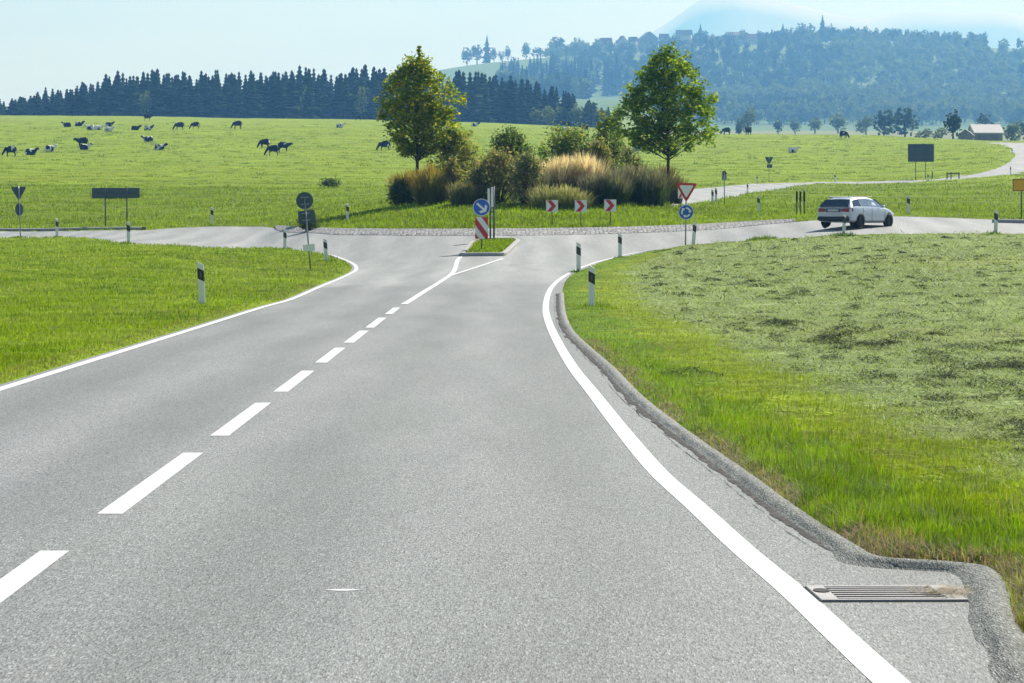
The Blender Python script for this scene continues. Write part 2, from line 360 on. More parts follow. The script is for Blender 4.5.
M['concrete'] = simple('kerb_concrete', (.34, .335, .32), .85, var=.2, scale=9, bump=.4)
M['iron'] = simple('cast_iron', (.33, .31, .29), .55, .3, var=.3, scale=14, bump=.3)
M['dark'] = simple('dark_void', (.012, .012, .012), .9)
M['blade'] = leafy('grass_blade', (0, 0, 0), (0, 0, 0), .45, .6, tint=True, spec=.08)
M['hay'] = leafy('cut_hay', (0, 0, 0), (0, 0, 0), .25, .75, tint=True, spec=.06)
M['postwhite'] = simple('white_plastic', (.80, .80, .80), .45, var=.06, scale=8)
M['black'] = simple('black_plastic', (.015, .015, .018), .45, var=.3)
M['reflector'] = simple('reflector', (.75, .75, .72), .15, var=.05, scale=60)
M['dimreflector'] = simple('dull_reflector', (.10, .10, .105), .25, var=.1, scale=60)
M['steel'] = simple('galvanised_steel', (.30, .32, .33), .45, .7, var=.2, scale=20)
M['darksteel'] = simple('weathered_grey_paint', (.10, .115, .125), .55, .1, var=.2, scale=10)
M['signback'] = simple('dull_blue_grey_sign_back', (.055, .095, .12), .6, .1, var=.15, scale=5)
M['signwhite'] = simple('sign_white', (.82, .83, .82), .4, var=.04)
M['signred'] = simple('sign_red', (.55, .025, .03), .4, var=.1)
M['signblue'] = simple('sign_blue', (.015, .12, .50), .4, var=.08)
M['signyellow'] = simple('sign_yellow', (.75, .40, .015), .45, var=.06)
M['carpaint'] = simple('white_car_paint', (.53, .57, .63), .35, 0.0, var=.02, coat=.6)
M['glass'] = simple('tinted_car_glass', (.012, .016, .028), .06, var=.1, spec=.8)
M['sideglass'] = simple('side_car_glass', (.16, .20, .25), .06, var=.2, spec=.8)
M['taillight'] = simple('red_lens', (.28, .012, .015), .15, var=.1)
M['rubber'] = simple('tyre_rubber', (.015, .015, .016), .8, var=.2)
M['rim'] = simple('dark_alloy_rim', (.02, .021, .023), .7, .1, spec=.2)
M['plate'] = simple('number_plate_white', (.5, .51, .52), .4, var=.1)
M['chrome'] = simple('chrome', (.6, .6, .62), .15, 1.0, var=.02)
M['bark'] = simple('bark', (.075, .06, .045), .9, var=.35, scale=12, bump=.6)
M['wood'] = simple('weathered_wood', (.13, .11, .085), .85, var=.3, scale=10)

# ------------------------------------------------------------------ ground sheet
C_SOIL = np.array((.20, .17, .10)); C_LUSH = np.array((.15, .25, .010)); C_YEL = np.array((.215, .29, .014)); C_HAY = np.array((.265, .335, .115))
C_LEFT = np.array((.19, .275, .003)); C_PAST = np.array((.235, .325, .010)); C_MID = np.array((.175, .255, .006)); C_ISL = np.array((.11, .20, .016))
def right_field(P, u, y): return (u > 540) & (P[:, 1] < 163)
FIELD_TOP = 186.0
def zone_colour(P, sd, v):
    """what grows where: real differences in the turf"""
    x, y = P[:, 0], P[:, 1]; u = CX + x / np.maximum(y, 1) * F
    c = np.tile(C_PAST, (len(P), 1)); n = vnoise(x, y, .55, 3) - .5
    ramp = lambda s, a, b: np.clip((s - a) / (b - a), 0, 1)[:, None]
    midm = np.clip((v - (FIELD_TOP - 5) - 10*(vnoise(x, y, .08, 5) - .5))/9, 0, 1)[:, None]
    c = c*(1-midm) + C_MID*midm
    lf = (u < 365) & (y < 205) & (x < 0)
    c[lf] = C_LEFT
    rf = (x > -1) & (y < 163) & (sdf(P, MAIN) > -3) & (u > 545) if len(P) else np.zeros(0, bool)
    s = sd + n*.9
    near = np.clip((60 - y) / 30, 0, 1)[:, None]
    cr = C_LUSH*(1-ramp(s, .75, 1.05)) + C_YEL*ramp(s, .75, 1.05)
    cr = cr*(1-ramp(s, 1.6, 2.3)) + C_HAY*ramp(s, 1.6, 2.3)
    soil = (1-ramp(sd + n*.7, .0, .2))*near
    cr = cr*(1-soil) + C_SOIL*soil
    c[rf] = cr[rf]
    far = y > 1000
    u2 = u
    pale = far & (u > 640) & (y > 1000) & (y < 3400); c[pale] = np.array((.24, .27, .12))
    hill = y > 3000
    hm = vnoise(x, y, .003, 9)
    c[hill] = (np.array((.10, .19, .05))[None]*(hm[hill, None]) + np.array((.14, .22, .06))[None]*(1-hm[hill, None]))
    return c
us_in = np.arange(-120, 1146, 5.0)
us = np.concatenate([[-14000, -9000, -6000, -4000, -2800, -2000, -1400, -1000, -700, -500, -350, -240, -170], us_in, [1190, 1260, 1360, 1500, 1700, 2000, 2400, 3000, 4000, 5500, 7500, 11000, 15000]])
ds = np.concatenate([[3, 6, 8], np.exp(np.linspace(math.log(9.5), math.log(262), 760)), np.exp(np.linspace(math.log(264), math.log(20600), 330))])
UU, DD = np.meshgrid(us, ds)
GX = np.clip((UU - CX) * DD / F, -12900, 12900); GY = DD.copy()
gp = np.stack([GX.ravel(), GY.ravel()], 1)
gz = ground(gp[:, 0], gp[:, 1])
near_m = (gp[:, 1] < 900) & (np.abs(gp[:, 0]) < 220)
gsd = np.full(len(gp), 60.0); gsd[near_m] = road_sd(gp[near_m])
gv = HZ + (H - gz) * F / np.maximum(gp[:, 1], 1)
gcol = zone_colour(gp, gsd, gv)
relief = np.where(gp[:, 1] < 300, (vnoise(gp[:, 0], gp[:, 1], 1.3, 1) - .5)*.10 + (vnoise(gp[:, 0], gp[:, 1], 5, 2) - .5)*.04, 0)
mound = np.where(gp[:, 1] > 230, (vnoise(gp[:, 0], gp[:, 1], .12, 4) - .5)*.30, 0)
def grass_lift(sd, y): return np.clip(sd * .35, -.16, .055)
z_ground = gz + grass_lift(gsd, gp[:, 1]) + (relief + mound) * np.clip((gsd - .1) / .8, 0, 1)
nu = len(us); nd = len(ds)
_lo = np.array(APRON_LOW); _hi = px([(275, 227.4), (300, 229.3), (331, 230.6), (381, 231.2), (456, 231.4), (512, 231.2), (560, 230.6), (637, 229), (702, 226.5), (737, 224.4), (768, 222.6), (795, 221.4)])
_am = (gp[:, 1] > 150) & (gp[:, 1] < 260); _as = np.full(len(gp), 9.0); _as[_am] = sdf(gp[_am], np.array(list(APRON_LOW) + _hi[::-1])); z_ground = z_ground - .3*np.clip(-_as*1.5, 0, 1)
idx = np.arange(nu*nd).reshape(nd, nu)
quads = np.stack([idx[:-1, :-1].ravel(), idx[:-1, 1:].ravel(), idx[1:, 1:].ravel(), idx[1:, :-1].ravel()], 1)
o = link('ground', np_mesh('ground', np.stack([gp[:, 0], gp[:, 1], z_ground], 1), quads, M['ground'], gcol, True)); tag(o, kind='structure')
# ground behind the viewer
mb = MB(); mb.add([(-400, -400, -.02), (400, -400, -.02), (400, 3.2, -.02), (-400, 3.2, -.02)], [(0, 1, 2, 3)])
me = mb.mesh('ground_apron', M['ground']); a_ = me.attributes.new('tint', 'FLOAT_COLOR', 'POINT'); a_.data.foreach_set('color', np.tile([.125, .22, .02, 1], 4).astype(np.float32))
tag(link('field', me), kind='structure')
# asphalt follows the same surface
qsd = gsd[quads].min(1); qsel = quads[(qsd < .35) & (gp[quads[:, 0], 1] < 900)]
used, inv = np.unique(qsel, return_inverse=True)
rv = np.stack([gp[used, 0], gp[used, 1], gz[used]], 1)
arm_m = sdf(gp[used], ARM) < sdf(gp[used], MAIN)
tag(link('road', np_mesh('road', rv, inv.reshape(-1, 4), M['asphalt'], None, True)), kind='structure')

def strip(name, line, w, mat, dz=.006, off=0.0, end_slant=0.0, step=None, tag_kind='structure', width_fn=None, lift2=None):
    """ribbon lying on the road along a plan polyline; off shifts it sideways (+ = right of travel)"""
    P = [np.array(p, float) for p in line]
    # resample
    seg = [np.linalg.norm(P[i+1]-P[i]) for i in range(len(P)-1)]; L = sum(seg)
    n = max(2, int(L / (step or .5)) + 1); s = np.linspace(0, L, n); cum = np.concatenate([[0], np.cumsum(seg)])
    X = np.interp(s, cum, [p[0] for p in P]); Y = np.interp(s, cum, [p[1] for p in P])
    tx = np.gradient(X); ty = np.gradient(Y); l = np.hypot(tx, ty) + 1e-9; nx, ny = ty/l, -tx/l
    ww = np.full(n, w) if width_fn is None else width_fn(s, L, X, Y)
    a = np.stack([X + nx*(off - ww/2), Y + ny*(off - ww/2)], 1); b = np.stack([X + nx*(off + ww/2), Y + ny*(off + ww/2)], 1)
    if end_slant: a[0, 1] -= 0; b[0, 1] += end_slant; a[-1, 1] -= 0; b[-1, 1] += end_slant
    V = np.concatenate([np.column_stack([a, ground(a[:, 0], a[:, 1]) + dz*np.clip(a[:, 1]/80, .3, 1.3)]), np.column_stack([b, ground(b[:, 0], b[:, 1]) + dz*np.clip(b[:, 1]/80, .3, 1.3)])])
    i = np.arange(n-1); Q = np.stack([i, i+n, i+n+1, i+1], 1)
    o = link(name, np_mesh(name, V, Q, mat)); tag(o, kind=tag_kind); return o

# white edge lines
ll = catmull(LEFT_EDGE[1:15], 6)
strip('road_marking', ll, .145, M['paint'], .008, off=.17, step=.4)
rl_px = px([(652, 250.0), (637, 252.3), (619, 256.3), (600, 261), (583, 266.6), (566, 274.5), (553, 284), (546, 295), (543.5, 310), (547, 325), (556, 345), (570, 369), (590, 395), (614, 427), (651, 472), (690, 508)])
rl = catmull(rl_px + [(1.232, 21.1), (1.325, 18.7), (1.386, 16.5), (1.434, 14.9), (1.50, 13), (1.58, 11), (1.66, 7), (1.66, -4)], 6)
strip('road_marking', rl, .24, M['paint'], .008, off=-.05, step=.3, width_fn=lambda s, L, X, Y: np.interp(Y, [20, 90, 120, 175], [.15, .145, .14, .13]))
for vs_, ve in ((700, 640), (606, 551), (514, 453), (436, 403), (392, 371), (363, 348), (343, 331), (328, 318), (314.5, 308)):
    d0, d1 = F*H/(vs_-HZ), F*H/(ve-HZ)
    x0 = np.interp(d0, [10, 30, 60, 90], [-2.50, -2.51, -2.56, -2.60]); x1 = np.interp(d1, [10, 30, 60, 90], [-2.51, -2.53, -2.58, -2.62])
    strip('road_marking', [(x0, d0), (x1, d1)], .16, M['paint'], .008, step=.5)
sol = px([(404, 304.5), (424, 292), (441, 281.5), (450, 275.5), (454, 271), (456, 266), (457.5, 260.5), (460.5, 256.6)])
strip('road_marking', catmull(sol, 5), .17, M['paint'], .008, step=.3)
strip('road_marking', catmull(px([(449, 276.5), (461, 272.5), (474, 268.3), (490, 263), (503, 258.6)]), 5), .16, M['paint'], .011, step=.3)
strip('road_marking', [(-.92, 18.78), (-.74, 18.79)], .04, M['paint'], .008, step=.03, width_fn=lambda s, L, X, Y: .10*np.sin(np.pi*np.clip(s/L, 0.02, .98)))
# shoulder between the line and the curb
cl = CURB_LINE[(CURB_LINE[:, 1] < 125)]
def offset_line(line, k):
    line = np.array(line); t = np.gradient(line, axis=0); l = np.hypot(t[:, 0], t[:, 1])[:, None] + 1e-9; nrm = np.stack([t[:, 1], -t[:, 0]], 1)/l
    return line + nrm*k       # + = right of travel
# asphalt curb: a low rounded berm. CURB_OUT runs towards the viewer, so the road lies on its right
def sweep(name, line, prof, mat, wob=0.0, kind='structure', step=.12, smooth=True, lateral=0.0, swell=0.0):
    P = np.array(line); seg = np.hypot(*np.diff(P, axis=0).T); cum = np.concatenate([[0], np.cumsum(seg)]); L = cum[-1]
    n = int(L/step)+2; s = np.linspace(0, L, n); X = np.interp(s, cum, P[:, 0]); Y = np.interp(s, cum, P[:, 1])
    for _ in range(3):
        X[1:-1] = .25*X[:-2] + .5*X[1:-1] + .25*X[2:]; Y[1:-1] = .25*Y[:-2] + .5*Y[1:-1] + .25*Y[2:]
    tx = np.gradient(X); ty = np.gradient(Y); l = np.hypot(tx, ty)+1e-9; nx, ny = ty/l, -tx/l
    m = len(prof); V = np.zeros((n, m, 3))
    for j, (a, h) in enumerate(prof):
        sw = 1.0 + (swell*np.clip((21.3 - Y)/1.1, 0, 1) if swell else 0); a = a*sw + 0*Y if a > 0 else a + 0*Y; h = h*(1 + .35*(sw-1)) if h > 0 else h
        w = (vnoise(s, s*0+j*3.1, 2.5, 8) - .5)*wob
        V[:, j, 0] = X + nx*(a + w); V[:, j, 1] = Y + ny*(a + w)
        V[:, j, 2] = ground(V[:, j, 0], V[:, j, 1]) + h + (w*.5 if 0 < j < m-1 else 0)
    k = np.arange(n*m).reshape(n, m)
    Q = np.stack([k[:-1, :-1].ravel(), k[1:, :-1].ravel(), k[1:, 1:].ravel(), k[:-1, 1:].ravel()], 1)
    o = link(name, np_mesh(name, V.reshape(-1, 3), Q, mat, None, smooth)); tag(o, kind=kind); return o
fade = CURB_LINE[(CURB_LINE[:, 1] < 104)]
sweep('kerb', fade, [(-.05, -.10), (-.042, .015), (-.015, .032), (.02, .037), (.05, .035), (.072, .027), (.09, .010), (.112, .003), (.125, -.008)], M['curb'], .016, swell=.5)
t_ = NT('gutter_grime'); c_o = t_.objco(); f_ = t_.noise(26, 5, c_o, .75); g_ = t_.noise(5, 3, c_o, .6); m_ = t_.n('ShaderNodeMath', _operation='MULTIPLY_ADD'); t_.l(g_, m_.inputs[0]); m_.inputs[1].default_value = .5; t_.l(f_, m_.inputs[2])
b_ = t_.bsdf(Roughness=.95); b_.inputs['Specular IOR Level'].default_value = .05; t_.l(t_.ramp(m_.outputs[0], (.58, (.032, .03, .028)), (.78, (.095, .09, .083)), (.95, (.19, .185, .175))), b_.inputs['Base Color']); M['grime'] = t_.m
for k, (o_, w_, mt_) in enumerate(((.125, .07, 'grime'), (.20, .008, 'tar'))):
    g = offset_line(fade[fade[:, 1] > 20.6], o_)
    g = g + np.stack([(vnoise(g[:, 1], g[:, 1]*0, 1.1, 20+k) - .5)*.03 + (vnoise(g[:, 1], g[:, 1]*0, 6.0, 25+k) - .5)*.015, g[:, 1]*0], 1)
    strip('gutter_grime' if k == 0 else 'tar_seam', g, w_, M[mt_], .009 + k*.002, step=.04, width_fn=lambda s, L, X, Y, w_=w_, k=k: np.maximum(.001, w_*((.35 if k == 0 else -.3) + 1.1*vnoise(s, s*0, 1.9, 30+k) + .55*(vnoise(s, s*0, 13, 31+k)-.3) + .4*(vnoise(s, s*0, 41, 32+k)-.4))*np.clip((L-s)/2.0, .05, 1)))
sh = np.concatenate([offset_line(fade, .24)[::3]])
# thin dark strips: raised kerbs of the islands in the side arms
sweep('kerb', px([(-380, 237.2), (-150, 232.4), (0, 231.0), (70, 230.7), (141, 230.2)]), [(-.3, -.1), (-.3, .16), (-.1, .17), (.0, .15), (.02, -.1)], M['concrete'], 0, step=1.0, smooth=False)
sweep('kerb', px([(992, 222.6), (1024, 223.4), (1200, 229), (1390, 233)]), [(-.3, -.1), (-.3, .16), (-.1, .17), (.0, .15), (.02, -.1)], M['concrete'], 0, step=1.0, smooth=False)
# cobbled apron of the central island
AP_TOP = px([(275, 227.4), (283, 228), (300, 229.3), (331, 230.6), (381, 231.2), (420, 231.4), (456, 231.4), (512, 231.2), (560, 230.6), (600, 230), (637, 229), (670, 227.9), (702, 226.5), (737, 224.4), (768, 222.6), (795, 221.4)])
lo = np.array(catmull(APRON_LOW, 6)); hi = np.array(catmull(AP_TOP, 6))
rows = []
for t, dz in ((-.02, -.05), (0, .015), (.04, .03), (.35, .07), (.7, .10), (1.06, .12)):
    p = lo*(1-t) + hi*t; rows.append(np.column_stack([p, ground(p[:, 0], p[:, 1]) + dz]))
V = np.array(rows); m, n = V.shape[:2]; k = np.arange(m*n).reshape(m, n)
tag(link('cobbled_apron', np_mesh('cobbled_apron', V.reshape(-1, 3), np.stack([k[:-1, :-1].ravel(), k[:-1, 1:].ravel(), k[1:, 1:].ravel(), k[1:, :-1].ravel()], 1), M['cobble'], None, False)), kind='structure')
# splitter island kerb
sp = np.array(list(SPLIT) + [SPLIT[0]]); dense = []
for i in range(len(sp)-1):
    for t in np.linspace(0, 1, 14)[:-1]: dense.append(sp[i]*(1-t) + sp[i+1]*t)
dense.append(sp[0]); area = sum(dense[i][0]*dense[i+1][1] - dense[i+1][0]*dense[i][1] for i in range(len(dense)-1))
if area > 0: dense = dense[::-1]
sweep('kerb', dense, [(-.03, -.05), (-.02, .13), (.02, .15), (.16, .15), (.18, .02)], M['concrete'], 0, step=.25, smooth=False)

# ------------------------------------------------------------------ grass
def blade_mesh(name, x, y, z, h, w, yaw, lean, col, mat, bend=.35, fixed=False):
    n = len(x); c, s = np.cos(yaw), np.sin(yaw)                      # width direction
    lx, ly = -s*np.sin(lean), c*np.sin(lean); lz = np.cos(lean)
    sg = np.where(RNG.random(n) < .5, -1, 1) if not fixed else np.ones(n); lx, ly = lx*sg, ly*sg
    B = np.stack([x, y, z], 1); W = np.stack([c, s, np.zeros(n)], 1)*(w/2)[:, None]; D = np.stack([lx, ly, lz], 1)*h[:, None]
    D2 = D.copy(); D2[:, 2] *= (1 - bend*np.sin(lean)); D2[:, :2] *= (1 + bend)
    mid = B + D*.5
    V = np.stack([B - W, B + W, mid - W*.8, mid + W*.8, B + D2], 1).reshape(-1, 3)
    b = (np.arange(n)*5)[:, None]
    T = np.concatenate([b + np.array([0, 1, 3]), b + np.array([0, 3, 2]), b + np.array([2, 3, 4])])
    me = np_mesh(name, V, T, mat, np.repeat(col, 5, 0)); return me
def leaf_quads(P, size, up=.3, aspect=1.5, outward=None):
    n = len(P); a = RNG.normal(size=(n, 3)); a /= np.linalg.norm(a, axis=1)[:, None]
    b = RNG.normal(size=(n, 3)); b[:, 2] *= up; b -= a*(a*b).sum(1)[:, None]; b /= np.linalg.norm(b, axis=1)[:, None] + 1e-9
    s = size*(.65 + .7*RNG.random(n)); A = a*(s/2)[:, None]; B = b*(s*aspect/2)[:, None]
    V = np.stack([P - B, P + A*.8, P + B, P - A*.8], 1).reshape(-1, 3)
    T = (np.arange(n)*4)[:, None] + np.arange(4); return V, T
def jitter(c, a): return c * (1 + (RNG.random((len(c), 1)) - .5)*a) * (1 + (RNG.random((len(c), 3)) - .5)*a*.4)

def sample(n, u0, u1, v0, v1, power=1.0):
    u = RNG.uniform(u0, u1, n); v = RNG.uniform(v0, v1, n)
    P = unproj_many(u, v); return P, u, v
def sheet_z(P, sd):
    z = ground(P[:, 0], P[:, 1]); r = np.where(P[:, 1] < 300, (vnoise(P[:, 0], P[:, 1], 1.3, 1) - .5)*.10 + (vnoise(P[:, 0], P[:, 1], 5, 2) - .5)*.04, 0)
    r = r + np.where(P[:, 1] > 230, (vnoise(P[:, 0], P[:, 1], .12, 4) - .5)*.30, 0)
    return z + grass_lift(sd, P[:, 1]) + r*np.clip((sd-.1)/.8, 0, 1)

# right verge and mown field
P, u, v = sample(520000, 545, 1420, 234, 740)
sd = sdf(P, MAIN); k = (sd > .02) & (P[:, 0] > -1) & (P[:, 1] < 163); P, u, v, sd = P[k], u[k], v[k], sd[k]
x, y = P.T; nz = vnoise(x, y, .55, 3) - .5; s = sd + nz*.9; z = sheet_z(P, sd); n = len(P)
pxm = y / F                                                       # metres per pixel
tuft = np.clip(vnoise(x, y, 2.2, 40)*.6 + vnoise(x, y, 5.5, 42)*.7 - .15, 0, 1)
sh_ = s + RNG.normal(0, .28, n); lush = s < 1.0; yel = (s >= 1.0) & (sh_ < 2.05); hay = (s >= 1.0) & (sh_ >= 2.05)
near = np.clip((70 - y)/40, 0, 1)
soil = (sd + nz*.7 < .13) & (y < 60)
keep = ~soil | (RNG.random(n) < .5)
hgt = np.where(lush, (.035 + .085*tuft*near + .03*tuft)*(.7 + RNG.random(n)*.8), .05 + .04*RNG.random(n))
hgt = np.where(soil, .05 + .06*RNG.random(n), hgt)
wid = np.clip(pxm*.62, .005, .05)*(.7 + RNG.random(n)*.6)
col = np.where(lush[:, None], C_LUSH, C_YEL); col = np.where(soil[:, None] & (RNG.random(n) < .6)[:, None], np.array((.29, .24, .12)), col)
dk = vnoise(x, y, 1.1, 41)[:, None]; col = np.where(lush[:, None] & ~soil[:, None], col*(1-.35*dk) + C_YEL*.35*dk, col)
fade_ = np.clip((s - .8)/.5, 0, 1)[:, None]; col = np.where(lush[:, None] & ~soil[:, None], col*(1-fade_) + C_YEL*fade_, col)
dry = (RNG.random(n) < .06)[:, None]; col = np.where(dry, np.array((.27, .22, .10)), col)
g = keep & ~hay
me = blade_mesh('verge_grass', x[g], y[g], z[g] - .01, hgt[g], wid[g], 12.6*vnoise(x[g], y[g], 1.6, 47) + RNG.normal(0, .9, g.sum()), np.abs(RNG.normal(.6, .4, g.sum())), jitter(col[g]*(.72+.56*np.clip(vnoise(x[g], y[g], 3.3, 45)*.6+vnoise(x[g], y[g], 8.0, 46)*.4, 0, 1))[:, None], .5), M['blade'], .35, True)
tag(link('verge_grass', me), 'lush green and yellowish grass between the asphalt kerb and the mown field', 'grass', kind='stuff')
m = 500; cand = np.nonzero((sd > .1) & (sd < 1.6) & (y < 120))[0]; cand = RNG.choice(cand, m)
tag(link('seed_stalks', blade_mesh('seed_stalks', x[cand], y[cand], z[cand], RNG.uniform(.08, .22, m), np.clip(y[cand]/F*.6, .004, .02), RNG.uniform(0, 6.28, m), np.abs(RNG.normal(.25, .2, m)), jitter(np.tile(np.array((.30, .27, .12)), (m, 1)), .5), M['blade'])), 'thin dry seed stalks standing above the verge grass', 'grass', kind='stuff')
# hay: cut stalks lying flat, with thicker wads
hx, hy, hz, hp = x[hay], y[hay], z[hay], pxm[hay]; n = len(hx)
wad = vnoise(hx, hy*.8, .9, 50)*.5 + vnoise(hx, hy, 2.6, 51)*.5
lift = np.clip((wad - .58)*1.1, 0, .16)*RNG.random(n)**.5
colh = C_HAY[None]*(1.0 + .55*RNG.random((n, 1))) * (1 - .25*np.clip((wad[:, None]-.58)*4, 0, 1)); straw = (RNG.random(n) < .28)[:, None]; colh = np.where(straw, np.array((.48, .54, .28)), colh); gap = (RNG.random(n) < .16)[:, None]; colh = np.where(gap, np.array((.04, .065, .015)), colh)  # dark blades colour in the shaded gaps between stalks
colh = np.where((RNG.random(n) < .18)[:, None], C_YEL*1.0, colh)
me1 = blade_mesh('hay', hx, hy, hz + .004 + lift, np.clip(hp*7, .07, .22)*(.6 + .8*RNG.random(n)), np.clip(hp*.8, .006, .05)*(.6 + RNG.random(n)*.7), RNG.uniform(0, 6.28, n), RNG.uniform(1.0, 1.55, n), jitter(colh, .4), M['hay'], .1)
tag(link('mown_hay', me1), 'grey green cut grass lying in wads over the mown field right of the kerb', 'hay', kind='stuff')
# distinct clumps of matted cuttings
cu = RNG.uniform(640, 1400, 900); cv = 238 + (RNG.random(900)**1.2)*230
CP = unproj_many(cu, cv); cs = sdf(CP, MAIN); ck = (cs > 2.3) & (CP[:, 1] < 158); CP = CP[ck]
big = [(742, 287), (845, 334), (775, 331), (790, 329), (830, 345), (862, 353), (872, 349), (905, 344), (965, 352), (985, 372), (1000, 373), (990, 392), (1008, 395), (800, 297), (711, 283), (900, 322), (765, 325), (827, 346), (940, 366), (1015, 350), (690, 381), (935, 340), (760, 290)]
CP = np.concatenate([CP, np.array(px(big))]); nb = len(big)
bx, by, bz, bh, bw, bl, bc = [], [], [], [], [], [], []
for i, (cx_, cy_) in enumerate(CP):
    isb = i >= len(CP)-nb; m = 420 if isb else 120; r = RNG.uniform(.2, .38) if isb else RNG.uniform(.08, .22); hh = RNG.uniform(.09, .15) if isb else RNG.uniform(.03, .09)
    a = RNG.uniform(0, 6.28, m); rr = r*np.sqrt(RNG.random(m)); ex = 1.5
    X_ = cx_ + np.cos(a)*rr*ex; Y_ = cy_ + np.sin(a)*rr*1.4
    bx.append(X_); by.append(Y_); bz.append((1 - (rr/r)**2)*hh*RNG.random(m)**.4); bh.append(RNG.uniform(.05, .12, m)); bw.append(np.full(m, max(.009, cy_/F*.8))); bl.append(RNG.uniform(1.15, 1.55, m))
    bc.append(np.tile(np.array((.018, .032, .007)), (m, 1)))  # near-black colour carries the shadowed sides of the clumps
bx, by, bz, bh, bw, bl, bc = map(np.concatenate, (bx, by, bz, bh, bw, bl, bc)); bp_ = np.stack([bx, by], 1)
me2 = blade_mesh('clumps', bx, by, sheet_z(bp_, sdf(bp_, MAIN)) + bz, bh, bw, RNG.uniform(0, 6.28, len(bx)), bl, jitter(bc, .6), M['hay'], .1)
tag(link('hay_clumps', me2), 'matted clumps of cut grass coloured shade-dark, scattered over the mown field', 'hay', kind='stuff')

# left verge
P, u, v = sample(150000, -140, 365, 236, 396)
sd = sdf(P, MAIN); k = (sd > .02) & (P[:, 0] < 0) & (P[:, 1] < 205); P, sd = P[k], sd[k]; x, y = P.T; n = len(P); pxm = y/F
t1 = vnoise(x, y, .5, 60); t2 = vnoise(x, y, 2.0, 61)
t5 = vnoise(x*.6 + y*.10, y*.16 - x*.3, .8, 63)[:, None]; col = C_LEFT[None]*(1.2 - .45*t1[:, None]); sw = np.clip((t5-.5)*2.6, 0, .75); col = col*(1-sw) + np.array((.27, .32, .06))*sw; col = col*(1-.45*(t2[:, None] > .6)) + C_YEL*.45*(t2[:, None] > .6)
cv_ = vnoise(x*1.0, y*.45, .9, 64)*.6 + vnoise(x, y, 3.1, 65)*.4; dkm = np.clip((cv_[:, None]-.56)*6, 0, .8); col = col*(1-dkm) + np.array((.085, .17, .004))*dkm  # dark patches: shadow streaks painted into the blade colour
edge = (sd < .25 + .2*t2) & (y < 120); col = np.where(edge[:, None] & (RNG.random(n) < .5)[:, None], np.array((.22, .21, .07)), col)
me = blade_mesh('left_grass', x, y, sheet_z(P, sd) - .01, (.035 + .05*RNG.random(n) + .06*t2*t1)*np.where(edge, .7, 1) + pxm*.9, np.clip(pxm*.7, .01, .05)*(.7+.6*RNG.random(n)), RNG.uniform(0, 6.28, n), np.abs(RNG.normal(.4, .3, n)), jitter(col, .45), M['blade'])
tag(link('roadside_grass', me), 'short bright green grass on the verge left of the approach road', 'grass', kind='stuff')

# meadow beyond, island slope and splitter
P, u, v = sample(230000, -120, 1140, 119, 231)
sd = np.minimum(sdf(P, MAIN), sdf(P, ARM)); k = (sd > .05) & (P[:, 1] < 900) & (P[:, 1] > 163); P, u, v, sd = P[k], u[k], v[k], sd[k]
apr = (u > 275) & (u < 797) & (sd < np.interp(u, [275, 330, 512, 700, 795], [.5, 2.3, 4.6, 3.4, .6])) ; ap_poly = np.array(list(lo) + list(hi[::-1]))
k = sdf(P, ap_poly) > .08; P, u, v, sd = P[k], u[k], v[k], sd[k]
x, y = P.T; n = len(P); pxm = y/F; mid = v > FIELD_TOP + 3*(vnoise(x, y, .08, 5)-.5)
k = mid | (RNG.random(n) < .55); P, u, v, sd, x, y, pxm, mid = P[k], u[k], v[k], sd[k], x[k], y[k], pxm[k], mid[k]; n = len(P)
t1 = vnoise(x, y, .35, 70); t2 = vnoise(x, y, 1.2, 71); isl = (u > 300) & (u < 690) & (y < 200)
hgt = np.where(mid, .08 + .22*t2*t1, .03 + .05*t2) * (.6+.8*RNG.random(n)) + pxm*.5
hgt = np.where(isl, .10 + .25*t2*t1 + .05*RNG.random(n), hgt)
mf = np.clip((v - (FIELD_TOP - 5) - 10*(vnoise(x, y, .08, 5) - .5))/9, 0, 1)[:, None]; t3 = vnoise(x, y, .09, 72)[:, None]
col = C_MID[None]*(1.25-.6*t1[:, None])*mf + C_PAST[None]*(1.2-.4*t1[:, None])*(1-mf); col = col*(1.18-.4*t3)
yl = (t2 > .62)[:, None]; col = np.where(yl, col*.5 + C_YEL*.55, col)
me = blade_mesh('meadow', x, y, sheet_z(P, sd) - .01, hgt, np.clip(pxm*.8, .02, .14)*(.6+.7*RNG.random(n)), RNG.uniform(0, 6.28, n), np.abs(RNG.normal(.35, .3, n)), jitter(col, .5), M['blade'])
tag(link('meadow_grass', me), 'green grass over the pasture and the bank of the roundabout', 'grass', kind='stuff')
P, u, v = sample(3600, -120, 1140, 121, 230)
sd = np.minimum(sdf(P, MAIN), sdf(P, ARM)); k = (sd > .6) & (P[:, 1] < 1000) & (P[:, 1] > 176) & (sdf(P, ap_poly) > .3); P = P[k]; m = 26
X = np.repeat(P[:, 0], m); Y = np.repeat(P[:, 1], m); sc = np.repeat(np.clip(P[:, 1]/420, .35, 1.5)*RNG.uniform(.5, 1.3, len(P)), m); a = RNG.uniform(0, 6.28, len(X)); rr = np.sqrt(RNG.random(len(X)))*.38*sc; X = X + np.cos(a)*rr*1.6; Y = Y + np.sin(a)*rr; pp = np.stack([X, Y], 1)
shade = np.repeat(RNG.random(len(P)), m)[:, None]; c_ = np.array((.13, .20, .012))*(1-shade) + np.array((.23, .29, .03))*shade
me = blade_mesh('tussocks', X, Y, sheet_z(pp, np.full(len(X), 5.0)) - .02, (.10 + .14*RNG.random(len(X)))*np.clip(sc, .6, 1.3), np.clip(Y/F*.8, .03, .14), RNG.uniform(0, 6.28, len(X)), np.abs(RNG.normal(.5, .35, len(X))), jitter(c_, .4), M['blade'])
